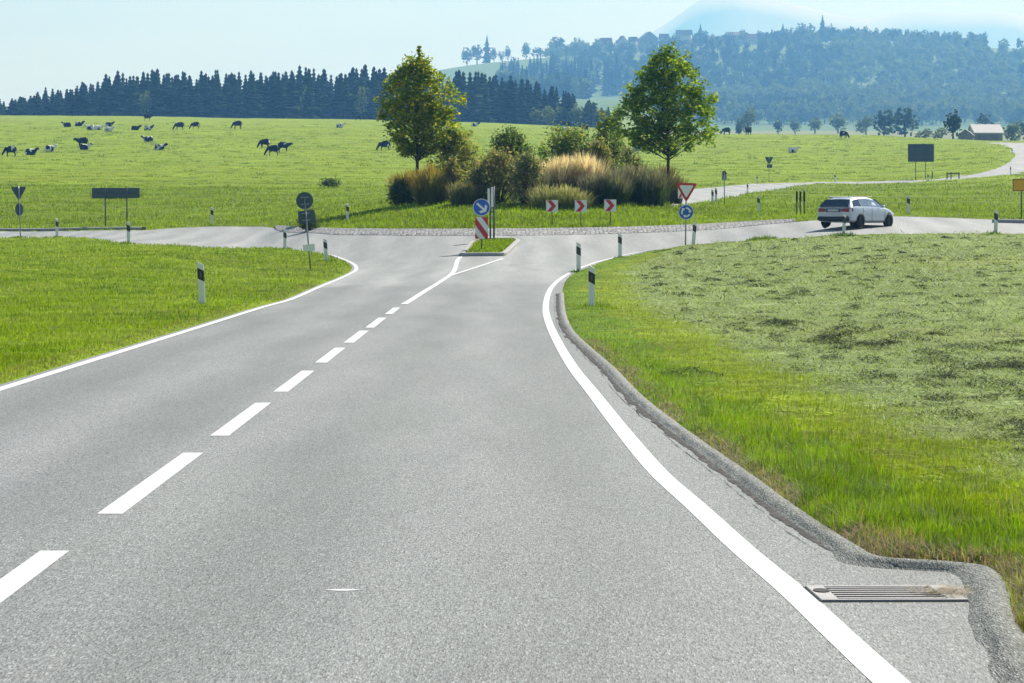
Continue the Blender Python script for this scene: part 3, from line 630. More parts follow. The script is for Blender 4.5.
tag(link('grass_tussocks', me), 'taller darker grass tussocks dotted over the pasture', 'grass', kind='stuff')
n = 2600; tt = RNG.random((n, 2)); q = SPLIT
ctr = q.mean(0); P = []
while len(P) < n:
    p = q[RNG.integers(len(q))]*RNG.random() + ctr*0; a = RNG.random(len(q)); a /= a.sum(); P.append((q*a[:, None]).sum(0))
P = np.array(P); a = RNG.uniform(0, 1, (n, 2)); mn, mx = q.min(0), q.max(0); P2 = mn + RNG.random((6000, 2))*(mx-mn); P2 = P2[sdf(P2, q) < -.2]; P = P2; n = len(P); x, y = P.T
me = blade_mesh('splitter_grass', x, y, ground(x, y) + .05, .08 + .12*RNG.random(n), np.full(n, .03), RNG.uniform(0, 6.28, n), np.abs(RNG.normal(.3, .3, n)), jitter(np.tile(C_LEFT, (n, 1)), .5), M['blade'])
tag(link('island_grass', me), 'grass growing on the small kerbed traffic island', 'grass', kind='stuff')
# weeds along the foot of the posts and kerbs: leafy tufts
def tuft_grass(spots, name, label):
    X, Y, Hh, C = [], [], [], []
    for (uu, vv, r, h, c) in spots:
        p = at(uu, vv); m = int(220*min(1, r))+60; a = RNG.uniform(0, 6.28, m); rr = r*RNG.random(m)**.6
        X.append(p.x + np.cos(a)*rr); Y.append(p.y + np.sin(a)*rr); Hh.append(h*(1-.6*rr/r)*(.5+.7*RNG.random(m))); C.append(np.tile(np.array(c), (m, 1)))
    X, Y, Hh, C = map(np.concatenate, (X, Y, Hh, C)); pp = np.stack([X, Y], 1)
    me = blade_mesh(name, X, Y, ground(X, Y)+.02, Hh, np.clip(Y/F*.8, .012, .06), RNG.uniform(0, 6.28, len(X)), np.abs(RNG.normal(.4, .3, len(X))), jitter(C, .5), M['blade'])
    tag(link(name, me), label, 'grass', kind='stuff')
G_ = tuple(C_LUSH*.8)
tuft_grass([(591, 308, .5, .22, G_), (597, 310, .5, .2, G_), (605, 313, .6, .18, G_), (585, 312, .4, .18, G_), (285, 250, .35, .2, G_), (326, 263, .3, .16, G_), (320, 262, .5, .14, G_), (127, 245.5, .35, .3, G_), (57, 238, .3, .15, G_), (18, 238, .5, .15, G_), (620, 259, .3, .18, G_), (578, 273, .3, .2, G_),
            (846, 237.5, .6, .35, (.05, .09, .03)), (838, 237, .5, .28, G_), (995, 235, .3, .25, G_), (212, 226.3, .35, .2, G_), (766, 240, .5, .3, G_), (755, 240.5, .4, .25, G_), (908, 216, .3, .2, G_), (990, 235, .3, .2, G_), (310, 273, .25, .15, G_), (330, 262, .35, .2, G_)], 'long_grass', 'longer uncut grass tufts around the feet of posts and signs')

# ------------------------------------------------------------------ trees and shrubs
def crown_points(n_clump, per, rad_fn, h0, h1, spread, seed):
    """leaf positions clustered on twigs inside a crown outline; returns clump ends and leaves"""
    rg = np.random.default_rng(seed); ends = []
    while len(ends) < n_clump:
        t = rg.random()**.9; r = rad_fn(t)
        if rg.random() > r/rad_fn(.35): continue
        q = rg.random()**.42; a = rg.uniform(0, 6.283)
        rr = r*q*(.74 + .46*vnoise(np.array([math.cos(a)*1.6]), np.array([math.sin(a)*1.6 + t*7]), 1.0, seed)[0])
        if vnoise(np.array([math.cos(a)*rr*2.2 + 9]), np.array([math.sin(a)*rr*1.4 + t*9]), 1.0, seed+3)[0] < .30: continue
        ends.append((math.cos(a)*rr, math.sin(a)*rr, h0 + (h1-h0)*t))
    ends = np.array(ends); L = []
    for e in ends:
        m = int(per*(.5 + rg.random())); L.append(e + rg.normal(size=(m, 3))*spread*np.array([1, 1, .8]))
    return ends, np.concatenate(L)
def broad_tree(label, loc, h, rad_fn, h0, mats, seed, n_clump=300, per=26, leaf=.10, spread=.17, trunk=.085, name='broadleaf_tree', extra=None, group=None):
    t = thing(name, label, 'tree', loc, 0, group)
    ends, L = crown_points(n_clump, per, rad_fn, h0, h, spread, seed)
    rg = np.random.default_rng(seed+1); mb = MB(); topz = h*.93
    mb.tube([(0, 0, -.2), (0.01, 0, h0*.6), (.02, .0, h0+.3), (-.01, .02, h*.55), (.02, 0, topz)], [trunk*1.25, trunk, trunk*.85, trunk*.5, .012], 8)
    for e in ends[::2]:
        zb = max(h0*.85, min(e[2] - .45*math.hypot(e[0], e[1]) - .15, topz-.1)); s = Vector((.01, 0, zb)); e_ = Vector(e)
        m = s.lerp(e_, .5) + Vector((0, 0, .06)); rb = .012 + .022*(1-zb/h)
        mb.tube([s, m, e_], [rb, rb*.6, .005], 4, cap=False)
    mb.build('trunk', M['bark'], t, True)
    if extra is not None: L = np.concatenate([L, extra])
    V, T = leaf_quads(L, leaf); link('crown', np_mesh('crown', V, T, mats), t); return t
M['leaf_l'] = leafy('maple_leaf_sun_yellow', (.10, .17, .012), (.27, .33, .018), .62, c=(.46, .41, .02), spec=.06)  # yellow leaf tones put the sunlit glow into the colour
M['leaf_r'] = leafy('maple_leaf_green', (.07, .15, .012), (.20, .31, .016), .62, c=(.34, .38, .02), spec=.06)
def table_profile(ts, rs): return lambda t: float(np.interp(t, ts, rs))
def egg(rmax, peak=.33, tip=.06, bot=.35):
    def f(t):
        if t < peak: return rmax*(bot + (1-bot)*math.sin(math.pi/2*t/peak)**.8)
        q = (t-peak)/(1-peak); return rmax*max(tip, (1-q**1.55)**.9*(1-.12*q))
    return f
def at_d(u, d): return Vector(((u-CX)*d/F, d, float(ground((u-CX)*d/F, d))))
lt = at_d(417, 200); s = lt.y/F; lh = zv(lt.y, 59) - lt.z; lb = zv(lt.y, 154) - lt.z
spire = np.concatenate([np.array([0, 0, z]) + RNG.normal(size=(22, 3))*np.array([.16, .16, .12])*max(.25, 1.0-.8*(z/lh-.91)/.17) for z in np.linspace(lh*.91, lh*1.08, 8)]); spire[:, 0] += .12
broad_tree('young maple left of the shrubs, its crown coloured sunlit yellow and ending in a thin spire', (lt.x, lt.y, lt.z), lh, table_profile([0, .08, .16, .28, .41, .6, .75, .89, 1.0], [14*s, 28*s, 36*s, 42*s, 44*s, 40*s, 33*s, 20*s, 7*s]), lb, M['leaf_l'], 5, 400, 34, .13, .165, extra=spire)
rt = at_d(668, 201); s = rt.y/F; rh_ = zv(rt.y, 47) - rt.z; rb_ = zv(rt.y, 153) - rt.z
broad_tree('green egg-shaped maple right of the shrubs, behind the give-way sign', (rt.x, rt.y, rt.z), rh_, table_profile([0, .06, .13, .28, .42, .55, .68, .8, .9, 1.0], [14*s, 34*s, 50*s, 55*s, 52*s, 48*s, 40*s, 30*s, 19*s, 5*s]), rb_, M['leaf_r'], 8, 430, 34, .13, .165)

def bush(name, label, u, vb, vt, wpx, mat, seed, leaf=.09, n=900, dense=1.0, shape='dome', dy=0.0, cat='shrub', group=None, twigs=10, lean=0.0):
    p = at(u, vb); p.y += dy; p.z = float(ground(p.x, p.y)); s = p.y/F; h = (vb - vt)*s + (float(p.z) - float(zv(p.y, vb))) * -1; r = wpx*s/2*1.14; n = int(n*2.3); leaf = leaf*1.15 if n > 700 else leaf
    rg = np.random.default_rng(seed); t = thing(name, label, cat, p, 0, group); L = []
    nc = max(10, int(n/22)); mb = MB()
    for c in range(nc):
        a = rg.uniform(0, 6.283); q = rg.random()**.5; tz = rg.random()**.8
        prof = math.sqrt(max(.05, 1-(tz*1.0)**2.2)) if shape == 'dome' else (.55 + .45*math.sin(math.pi*min(1, tz*1.1)))
        e = np.array([math.cos(a)*r*q*prof + lean*tz*h, math.sin(a)*r*q*prof*.8, .12*h + tz*h*(.80 + .25*rg.random())])
        L.append(e + rg.normal(size=(int(22*(.5+rg.random())), 3))*np.array([.13, .13, .12])*min(1.4, r*.9+.3))
        if c % 3 == 0: mb.tube([(e[0]*.15, e[1]*.15, -.05), (e[0]*.6, e[1]*.6, e[2]*.55), tuple(e)], [.022, .014, .005], 4, cap=False)
    L = np.concatenate(L); L = L[L[:, 2] > .02]
    mb.build('stem', M['bark'], t); V, T = leaf_quads(L, leaf); link('foliage', np_mesh('foliage', V, T, mat), t); return t
def grass_clump(name, label, u, vb, vt, wpx, col, tipc, seed, n=1500, plume=0.0, group=None, dy=0.0, fan=.25, cat='ornamental grass', bw=.03):
    """several arching tussocks: blades lean outwards from each tussock's heart"""
    p = at(u, vb); p.y += dy; p.z = float(ground(p.x, p.y)); s = p.y/F; h = (vb-vt)*s - (p.z - zv(p.y, vb)); r = wpx*s/2
    rg = np.random.default_rng(seed); t = thing(name, label, cat, p, 0, group); nt_ = max(3, int(r/.22))
    tc = np.stack([np.linspace(-.78, .78, nt_)*r + rg.normal(0, .06, nt_), rg.uniform(-.5, .5, nt_)*r*.7], 1); th = (.72 + .33*rg.random(nt_))*(1-.22*np.abs(np.linspace(-1, 1, nt_))**2)
    def spot(m):
        k = rg.integers(0, nt_, m); a = rg.uniform(0, 6.283, m); q = rg.random(m)**.6; rr = q*r*.42
        return tc[k, 0] + np.cos(a)*rr*.55, tc[k, 1] + np.sin(a)*rr*.5, a, q, th[k]
    x, y, a, q, hk = spot(n); hh = h*hk*(.45+.6*rg.random(n)); lean = np.abs(fan*(.25+1.3*q) + rg.normal(0, .12, n)); yaw = a - math.pi/2
    c = np.tile(np.array(col), (n, 1)); link('blades', blade_mesh('blades', x, y, np.full(n, -.05), hh, np.full(n, bw), yaw, lean, jitter(c, .6), M['blade'], .35, True), t)
    m = int(n*(.45+plume)); x, y, a, q, hk = spot(m); lean = np.abs(fan*(.2+1.0*q) + rg.normal(0, .1, m)); f = .45+.42*rg.random(m); L = h*hk*f
    x = x + np.cos(a)*np.sin(lean)*L; y = y + np.sin(a)*np.sin(lean)*L; z0 = np.cos(lean)*L
    c = np.tile(np.array(tipc), (m, 1)); link('seed_heads', blade_mesh('seed_heads', x, y, z0, h*(.14+.18*rg.random(m)), np.full(m, bw*1.25), a - math.pi/2, lean*1.4, jitter(c, .5), M['hay'], .35, True), t); return t
M['b_yel'] = leafy('shrub_yellow_green', (.17, .21, .028), (.32, .34, .055), .56, c=(.33, .27, .08))
M['b_drk'] = leafy('shrub_dark_green', (.042, .085, .015), (.11, .17, .027), .52, c=(.16, .18, .05))
M['b_brn'] = leafy('shrub_brown_leaf', (.15, .18, .045), (.31, .30, .10), .56, c=(.36, .27, .15))
M['b_grn'] = leafy('shrub_mid_green', (.075, .14, .02), (.19, .27, .04), .56, c=(.28, .25, .07))
M['b_grey'] = leafy('shrub_grey_green', (.12, .15, .055), (.24, .26, .12), .45, c=(.32, .28, .15))
g1 = 'ornamental grasses on the roundabout island'
bush('shrub', 'low dark shrub at the left end of the planting, under the maple with the spire', 400, 206, 183, 20, M['b_drk'], 20, .08, 900)
grass_clump('ornamental_grass', 'broad golden green grass clump at the left end of the island planting', 411, 204, 167, 34, (.19, .20, .035), (.40, .31, .08), 21, 1500, .2, g1)
grass_clump('ornamental_grass', 'narrow upright golden grass clump between the maple trunk and the yellow shrub', 433, 205, 164, 26, (.19, .19, .035), (.40, .30, .08), 22, 1400, .2, g1)
bush('shrub', 'tall loose yellow-green shrub beside the maple with the spire', 459, 200, 138, 46, M['b_yel'], 23, .10, 2000, shape='loose', dy=1.5)
grass_clump('ornamental_grass', 'pale greyish reed tuft in front of the yellow-green shrub', 463, 206, 176, 22, (.16, .18, .06), (.30, .27, .13), 24, 900, .1, g1, dy=-.5)
bush('shrub', 'dark brown-leaved shrub under the yellow-green shrub', 452, 203, 165, 26, M['b_brn'], 44, .09, 900)
bush('shrub', 'dark green shrub with a ragged top above the twin post sign', 510, 196, 137, 44, M['b_drk'], 25, .10, 2000, shape='loose', dy=2.0)
bush('shrub', 'wide reddish brown shrub behind the twin post sign', 498, 204, 158, 62, M['b_brn'], 26, .09, 2200, dy=.3)
bush('shrub', 'small grey-green shrub between the reed tuft and the brown shrub', 479, 205, 172, 26, M['b_grey'], 27, .08, 800)
bush('shrub', 'grey-green bush low beside the pale plumes, above the keep-right sign', 527, 206, 160, 36, M['b_grey'], 45, .09, 1300, dy=-.3)
bush('shrub', 'mid green rounded shrub behind the pale plumed grass', 568, 196, 134, 58, M['b_grn'], 28, .10, 2400, shape='loose', dy=2.5)
bush('shrub', 'brownish shrub at the right shoulder of the pale plumed grass', 598, 198, 148, 34, M['b_brn'], 29, .09, 1300, dy=1.5)
bush('shrub', 'slender shrub with tall upright shoots left of the egg-shaped maple', 610, 196, 120, 32, M['b_grn'], 30, .10, 1500, shape='loose', dy=2.5)
grass_clump('ornamental_grass', 'big pale straw-coloured plumed grass in the middle of the island', 567, 203, 150, 62, (.34, .29, .14), (.86, .72, .52), 31, 3000, .7, g1, fan=.2)
grass_clump('ornamental_grass', 'low pale grass at the foot of the big straw-coloured plumes', 560, 208, 182, 60, (.24, .26, .08), (.42, .40, .20), 32, 1800, .2, g1, dy=-1.0, fan=.4)
grass_clump('ornamental_grass', 'dark shaded grass clump next to the pale plumes', 606, 206, 162, 44, (.09, .13, .04), (.27, .25, .18), 33, 2200, .2, g1)  # maple's shadow put into the dark blade colour
grass_clump('ornamental_grass', 'widest dark shaded grass clump, left of the maple trunk', 637, 205, 163, 52, (.085, .12, .04), (.26, .24, .17), 34, 2400, .2, g1)  # blade colour darkened for the tree's shadow here too
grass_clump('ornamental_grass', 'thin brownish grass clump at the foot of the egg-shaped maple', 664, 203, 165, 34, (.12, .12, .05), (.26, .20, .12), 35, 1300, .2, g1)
bush('shrub', 'olive weedy shrub between the tall shoots and the egg-shaped maple', 630, 198, 150, 28, M['b_grey'], 36, .08, 700, dy=1.5)
bush('shrub', 'small dark shrub at the left tip of the island beside the leaning sign', 309, 231.5, 212, 18, M['b_drk'], 37, .08, 500)
bush('shrub', 'isolated low dark bush in the pasture left of the roundabout', 330, 187.5, 181.5, 26, M['b_drk'], 38, .16, 260)
grass_clump('roadside_weeds', 'tall grey seeding weeds standing behind the wide blue-grey board', 116, 199, 185, 52, (.09, .12, .04), (.22, .22, .17), 39, 700, .1, cat='weeds')

def varied(m, lo=.62, hi=1.75):
    """each tree has its own shade of green"""
    nt = m.node_tree; oi = nt.nodes.new('ShaderNodeObjectInfo'); mr = nt.nodes.new('ShaderNodeMapRange'); mr.inputs[3].default_value = lo; mr.inputs[4].default_value = hi; nt.links.new(oi.outputs['Random'], mr.inputs[0])
    for nd in [n for n in nt.nodes if n.type in ('BSDF_PRINCIPLED', 'BSDF_TRANSLUCENT')]:
        sk = nd.inputs[0]; src = sk.links[0].from_socket; mx = nt.nodes.new('ShaderNodeMix'); mx.data_type = 'RGBA'; mx.blend_type = 'MULTIPLY'; mx.inputs[0].default_value = 1
        nt.links.new(src, mx.inputs[6]); nt.links.new(mr.outputs[0], mx.inputs[7]); nt.links.new(mx.outputs[2], sk)
    return m
# conifers of the wood behind the pasture
M['spruce'] = varied(leafy('spruce_needles', (.008, .024, .012), (.024, .056, .020), .14, .9, spec=.02))
M['decid'] = leafy('distant_leaf', (.022, .05, .02), (.06, .10, .04), .3, .8, spec=.1)
M['decid_pale'] = leafy('distant_leaf_pale', (.09, .135, .055), (.18, .23, .10), .3, .8, spec=.1)
M['decid_dark'] = leafy('distant_leaf_dark', (.02, .04, .015), (.05, .075, .03), .25, .8, spec=.1)
def conifer_arrays(seed, h=20.0, r=4.4, tiers=15):
    rg = np.random.default_rng(seed); V = []; T = []
    for k in range(tiers):
        t = k/(tiers-1); z = h*(.10 + .88*t); rr = r*(1-t)**.80*(.66+.6*rg.random()) + .10; m = int(11 - 5*t)
        for j in range(m):
            a = 6.283*(j + rg.random()*.8)/m + k; L = rr*(.6+.55*rg.random()); w = .42 + .55*rr*.42; dz = -.30*L - .2*rg.random(); th = h*.075
            ca, sa = math.cos(a), math.sin(a); b = len(V)
            V += [(0, 0, z+th*.7), (ca*L*.6 - sa*w, sa*L*.6 + ca*w, z+dz*.6), (ca*L, sa*L, z+dz), (ca*L*.6 + sa*w, sa*L*.6 - ca*w, z+dz*.6), (ca*L*.45, sa*L*.45, z-th*.75+dz*.6)]
            T += [(b, b+1, b+2), (b, b+2, b+3), (b+1, b+4, b+2), (b+4, b+3, b+2)]
    b = len(V); V += [(.18, 0, 0), (-.1, .16, 0), (-.1, -.16, 0), (0, 0, h)]; T += [(b, b+1, b+3), (b+1, b+2, b+3), (b+2, b, b+3)]
    return np.array(V), np.array(T)
def round_tree_arrays(seed, h=13.0, r=5.0, n=260, leaf=1.4):
    rg = np.random.default_rng(seed); P = []
    lob = [(0, 0, h*.52, r*.78)] + [(rg.normal(0, r*.30), rg.normal(0, r*.30), h*(.26+.46*rg.random()), r*(.42+.22*rg.random())) for _ in range(8)]
    for i in range(n):
        c = lob[rg.integers(len(lob))]; d = rg.normal(size=3); d /= np.linalg.norm(d); q = rg.random()**.25
        P.append((c[0]+d[0]*c[3]*q, c[1]+d[1]*c[3]*q, max(h*.07, c[2]+d[2]*c[3]*q*1.1)))
    V, T = leaf_quads(np.array(P), leaf, .6, 1.15); V[:, 2] *= h/V[:, 2].max()
    k = h*.018; b = len(V); tv = np.array([(sx*k*f, sy*k*f, z) for z, f in ((-.3, 1.3), (h*.5, .6)) for sx, sy in ((-1, -1), (1, -1), (1, 1), (-1, 1))])
    return np.concatenate([V, tv]), np.concatenate([T, np.array([[b+i, b+(i+1) % 4, b+4+(i+1) % 4, b+4+i] for i in range(4)])])
con_me = [np_mesh('spruce', *conifer_arrays(100+i, 20, 3.9+.5*(i % 3), 13+i % 4), M['spruce']) for i in range(6)]
dec_me = {}
for key in ('decid', 'decid_pale', 'decid_dark'): dec_me[key] = [np_mesh('broadleaf', *round_tree_arrays(200+i), M[key]) for i in range(4)]
WOODTOP = [(-60, 99), (0, 97), (8, 96), (25, 95), (50, 88), (70, 85), (82, 79), (100, 77), (112, 72), (130, 73), (150, 69), (200, 73), (250, 72), (275, 70), (300, 67), (340, 70), (366, 65), (395, 71), (440, 69), (470, 70), (500, 76), (515, 77), (540, 81), (570, 89), (588, 97), (600, 106)]
wt = lambda u: np.interp(u, [a for a, b in WOODTOP], [b for a, b in WOODTOP])
cnt = 0
for row in range(5):
    dd = 1462 + row*24
    for uu in np.arange(-46, 600, 11.0):
        u_ = uu + RNG.uniform(-7, 7) + row*4.7; y_ = dd + RNG.normal(0, 6); x_ = (u_-CX)*y_/F; z_ = float(ground(x_, y_))
        if cnt >= 296: break
        hgt_ = (zv(y_, float(wt(u_)) + RNG.triangular(-2, 2, 8) + 5*(vnoise(np.array([u_]), np.array([row*9.0]), .06, 33)[0]-.4) + (6*RNG.random() if row == 0 else 0)) - z_)
        if hgt_ < 5: continue
        o = link('spruce_tree', con_me[RNG.integers(6)]); o.location = (x_, y_, z_ - .3); o.rotation_euler = (0, 0, RNG.uniform(0, 6.28)); k = hgt_/20; wk = min(1.1, max(.75, k))*RNG.uniform(1.15, 1.85); o.scale = (wk, wk, k)
        tag(o, 'dark blue-green spruce standing in the conifer wood beyond the cow pasture', 'tree', 'spruces of the wood beyond the pasture'); cnt += 1
def far_tree(label, u, vb, vt, wpx, d, key='decid', mesh=None, name='broadleaf_tree', group=None, cat='tree'):
    x_ = (u-CX)*d/F; z_ = float(ground(x_, d)); h_ = zv(d, vt) - z_; me = mesh or dec_me[key][RNG.integers(4)]
    o = link(name, me); o.location = (x_, d, z_); base = (20, 8.0) if mesh else (13, 9.6)
    k = h_/base[0]; w = wpx*d/F/base[1]; o.scale = (w, w, k); o.rotation_euler = (0, 0, RNG.uniform(0, 6.28)); return tag(o, label, cat, group)
# paler broadleaves at the edge of the wood
for (u, vt, w, key, lab) in ((536, 107, 18, 'decid_pale', 'pale round tree at the foot of the spruces, leftmost of those at the wood edge'), (548, 105, 18, 'decid_pale', 'tallest pale grey-green tree at the right end of the spruce wood'),
                             (565, 107, 20, 'decid', 'green broadleaf tree between the pale tree and the tapering end of the wood'), (577, 103, 20, 'decid_pale', 'pale broad tree near the tapering right end of the wood'),
                             (592, 102, 22, 'decid', 'last green tree closing the right end of the wood'), (604, 110, 16, 'decid', 'small green tree standing just outside the right end of the wood'),
                             (145, 88, 16, 'decid_pale', 'light-crowned tree among the dark spruces at the left of the wood'), (308, 84, 16, 'decid_pale', 'light-crowned tree showing among the spruces left of the spired maple'),
                             (362, 85, 14, 'decid_pale', 'slim light-crowned tree among the spruces just left of the spired maple'), (3, 112, 14, 'decid_pale', 'pale bush at the far left end of the wood'), (118, 111, 16, 'decid', 'low green bush at the wood edge above the lying cows')):
    far_tree(lab, u, 120, vt, w, 1455 if u < 500 else 1440, key)
# distant ridge trees
gr = 'trees on the far ridge'
for (u, vt, w, kind, lab) in ((467, 46, 14, 'decid_dark', 'leftmost dark round tree of the copse on the green ridge'), (477, 44, 16, 'decid_dark', 'dark round tree in the copse on the green ridge, left of its tall conifer'), (487, 36, 10, 'con', 'tall conifer rising from the copse on the green ridge'),
                              (494, 47, 9, 'decid_dark', 'small dark tree at the right end of the ridge copse'), (502, 50, 6, 'decid_dark', 'tiny round tree alone on the ridge right of the copse'), (508, 45, 8, 'decid_dark', 'small upright tree on the ridge between copse and big dome tree'),
                              (526, 41, 13, 'decid', 'airy round tree on the ridge left of the big dark dome tree'), (538, 47, 15, 'decid_dark', 'low broad tree on the ridge touching the big dark dome tree'), (556, 36, 23, 'decid_dark', 'big dark dome-shaped tree on the ridge'),
                              (578, 36, 7, 'decid', 'thin airy tree on the ridge right of the dome tree'), (595, 42, 7, 'decid_dark', 'small tree on the ridge at the left edge of the village'), (700.5, 24.5, 9, 'con', 'lone pointed conifer among the village roofs on the ridge'),
                              (772, 29, 9, 'con', 'shorter of two neighbouring conifers on the ridge right of the village'), (783, 24, 9, 'con', 'taller of two neighbouring conifers on the ridge right of the village'), (801, 22.5, 18, 'decid_dark', 'wide-topped tree on the ridge beside the tallest spire-like conifer'),
                              (822.5, 15.5, 10, 'con', 'tallest spire-like conifer on the ridge'), (832, 23, 10, 'decid', 'loose round tree on the ridge right of the tallest conifer')):
    d = 5620
    if kind == 'con': far_tree(lab, u, 50, vt, w*1.1, d, mesh=con_me[2], name='conifer', group=gr)
    else: far_tree(lab, u, 55, vt, w, d, kind, group=gr)
# valley trees in front of the hill
gv_ = 'trees along the valley floor'
for (u, vt, w, d, key, lab) in ((748, 107, 18, 1800, 'decid_pale', 'pale round tree in the valley right of the egg-shaped maple'), (739, 119, 10, 1700, 'decid', 'small bush at the foot of the pale round valley tree'), (884, 109, 26, 1500, 'decid', 'big bluish valley tree just left of the one above the blue board'),
                                (905, 107, 30, 1560, 'decid', 'big bluish tree of the valley directly above the blue board'), (866, 114, 20, 1900, 'decid_pale', 'pale tree in the valley left of the big bluish trees'), (838, 112, 26, 2200, 'decid_pale', 'pale rounded tree standing low against the hill wood'),
                                (926, 128, 18, 1050, 'decid_pale', 'low pale hedge tree left of the lone dark tree by the barn'), (938, 127, 16, 1060, 'decid_pale', 'low pale hedge tree touching the lone dark tree by the barn'), (1012, 121, 24, 1150, 'decid_pale', 'pale tree right of the barn with the bright roof'), (988, 113, 20, 1500, 'decid', 'bluish tree behind the barn with the bright roof'),
                                (1030, 118, 24, 1250, 'decid', 'bluish tree at the right edge of the picture behind the bend'), (778, 118, 14, 2100, 'decid', 'small tree on the valley floor between maple and car'), (795, 118, 16, 2100, 'decid_pale', 'pale bush on the valley floor, above the lying white cow'), (815, 116, 18, 2150, 'decid_pale', 'pale bush on the valley floor left of the rounded pale tree')):
    far_tree(lab, u, 135, vt, w, d, key, group=gv_)
p = at(953, 141.5); lone = far_tree('lone dark rusty-green round tree on the field crest beside the barn', 953, 141, 109, 24, 905, mesh=None, key='decid_dark')
# hillside wood: one mass
def mass(name, label, n, sampler, variants, seed):
    rg = np.random.default_rng(seed); Vs, Ts, base = [], [], 0
    for i in range(n):
        x_, y_, h_, w_, kind = sampler(rg)
        if x_ is None: continue
        V, T = variants[kind][rg.integers(len(variants[kind]))]
        a = rg.uniform(0, 6.28); ca, sa = math.cos(a), math.sin(a); z_ = float(ground(x_, y_))
        W = np.stack([(V[:, 0]*ca - V[:, 1]*sa)*w_ + x_, (V[:, 0]*sa + V[:, 1]*ca)*w_ + y_, V[:, 2]*h_ + z_], 1)
        T4 = T if T.shape[1] == 4 else None
        Vs.append(W); Ts.append((T + base, kind)); base += len(W)
    mats = [M['decid'], M['decid_pale'], M['decid_dark'], M['spruce']]
    me = bpy.data.meshes.new(name); V = np.concatenate(Vs); me.vertices.add(len(V)); me.vertices.foreach_set('co', V.astype(np.float32).ravel())
    li = np.concatenate([t.ravel() for t, k in Ts]); st = np.concatenate([np.full(len(t), t.shape[1]) for t, k in Ts]); mi = np.concatenate([np.full(len(t), k) for t, k in Ts])
    me.loops.add(len(li)); me.loops.foreach_set('vertex_index', li.astype(np.int32)); me.polygons.add(len(st)); me.polygons.foreach_set('loop_start', np.concatenate([[0], np.cumsum(st)[:-1]]).astype(np.int32))
    me.polygons.foreach_set('material_index', mi.astype(np.int32))
    for m_ in mats: me.materials.append(m_)
    me.update(calc_edges=True); o = link(name, me); tag(o, label, 'forest', kind='stuff'); return o
variants = {k: [round_tree_arrays(300+i+10*k, 13, 5, 190, 1.7) for i in range(3)] for k in range(3)}
variants[3] = [conifer_arrays(400+i, 20, 4.4, 10) for i in range(3)]
def hill_sampler(rg):
    u = rg.uniform(500, 1150); d = rg.uniform(3600, 5740); x = (u-CX)*d/F; z = float(ground(x, d)); v = HZ + (H-z)*F/d
    if u < 535 + 45*rg.random() and v < 75: return (None,)*5
    if 588 < u < 655 and v > 96: return (None,)*5
    if u < 600 and v > 105: return (None,)*5
    if u > 985 and 47 < v < 60 and rg.random() < .9: return (None,)*5
    if 560 < u < 640 and 62 < v < 72 and rg.random() < .6: return (None,)*5
    if 598 < u < 760 and v < 62 and rg.random() < .62: return (None,)*5
    pn = vnoise(np.array([x]), np.array([d*.7]), .0043, 77)[0]
    kind = 1 if pn > .58 or rg.random() < .13 else (3 if pn < .22 else (0 if rg.random() < .6 else 2))
    if kind == 3: return x, d, rg.uniform(.95, 1.6), rg.uniform(1.2, 1.9), 3
    return x, d, rg.uniform(1.0, 1.9), rg.uniform(1.05, 1.95), kind
mass('hillside_forest', 'hazy blue mixed wood covering the far hillside', 2500, hill_sampler, variants, 5)

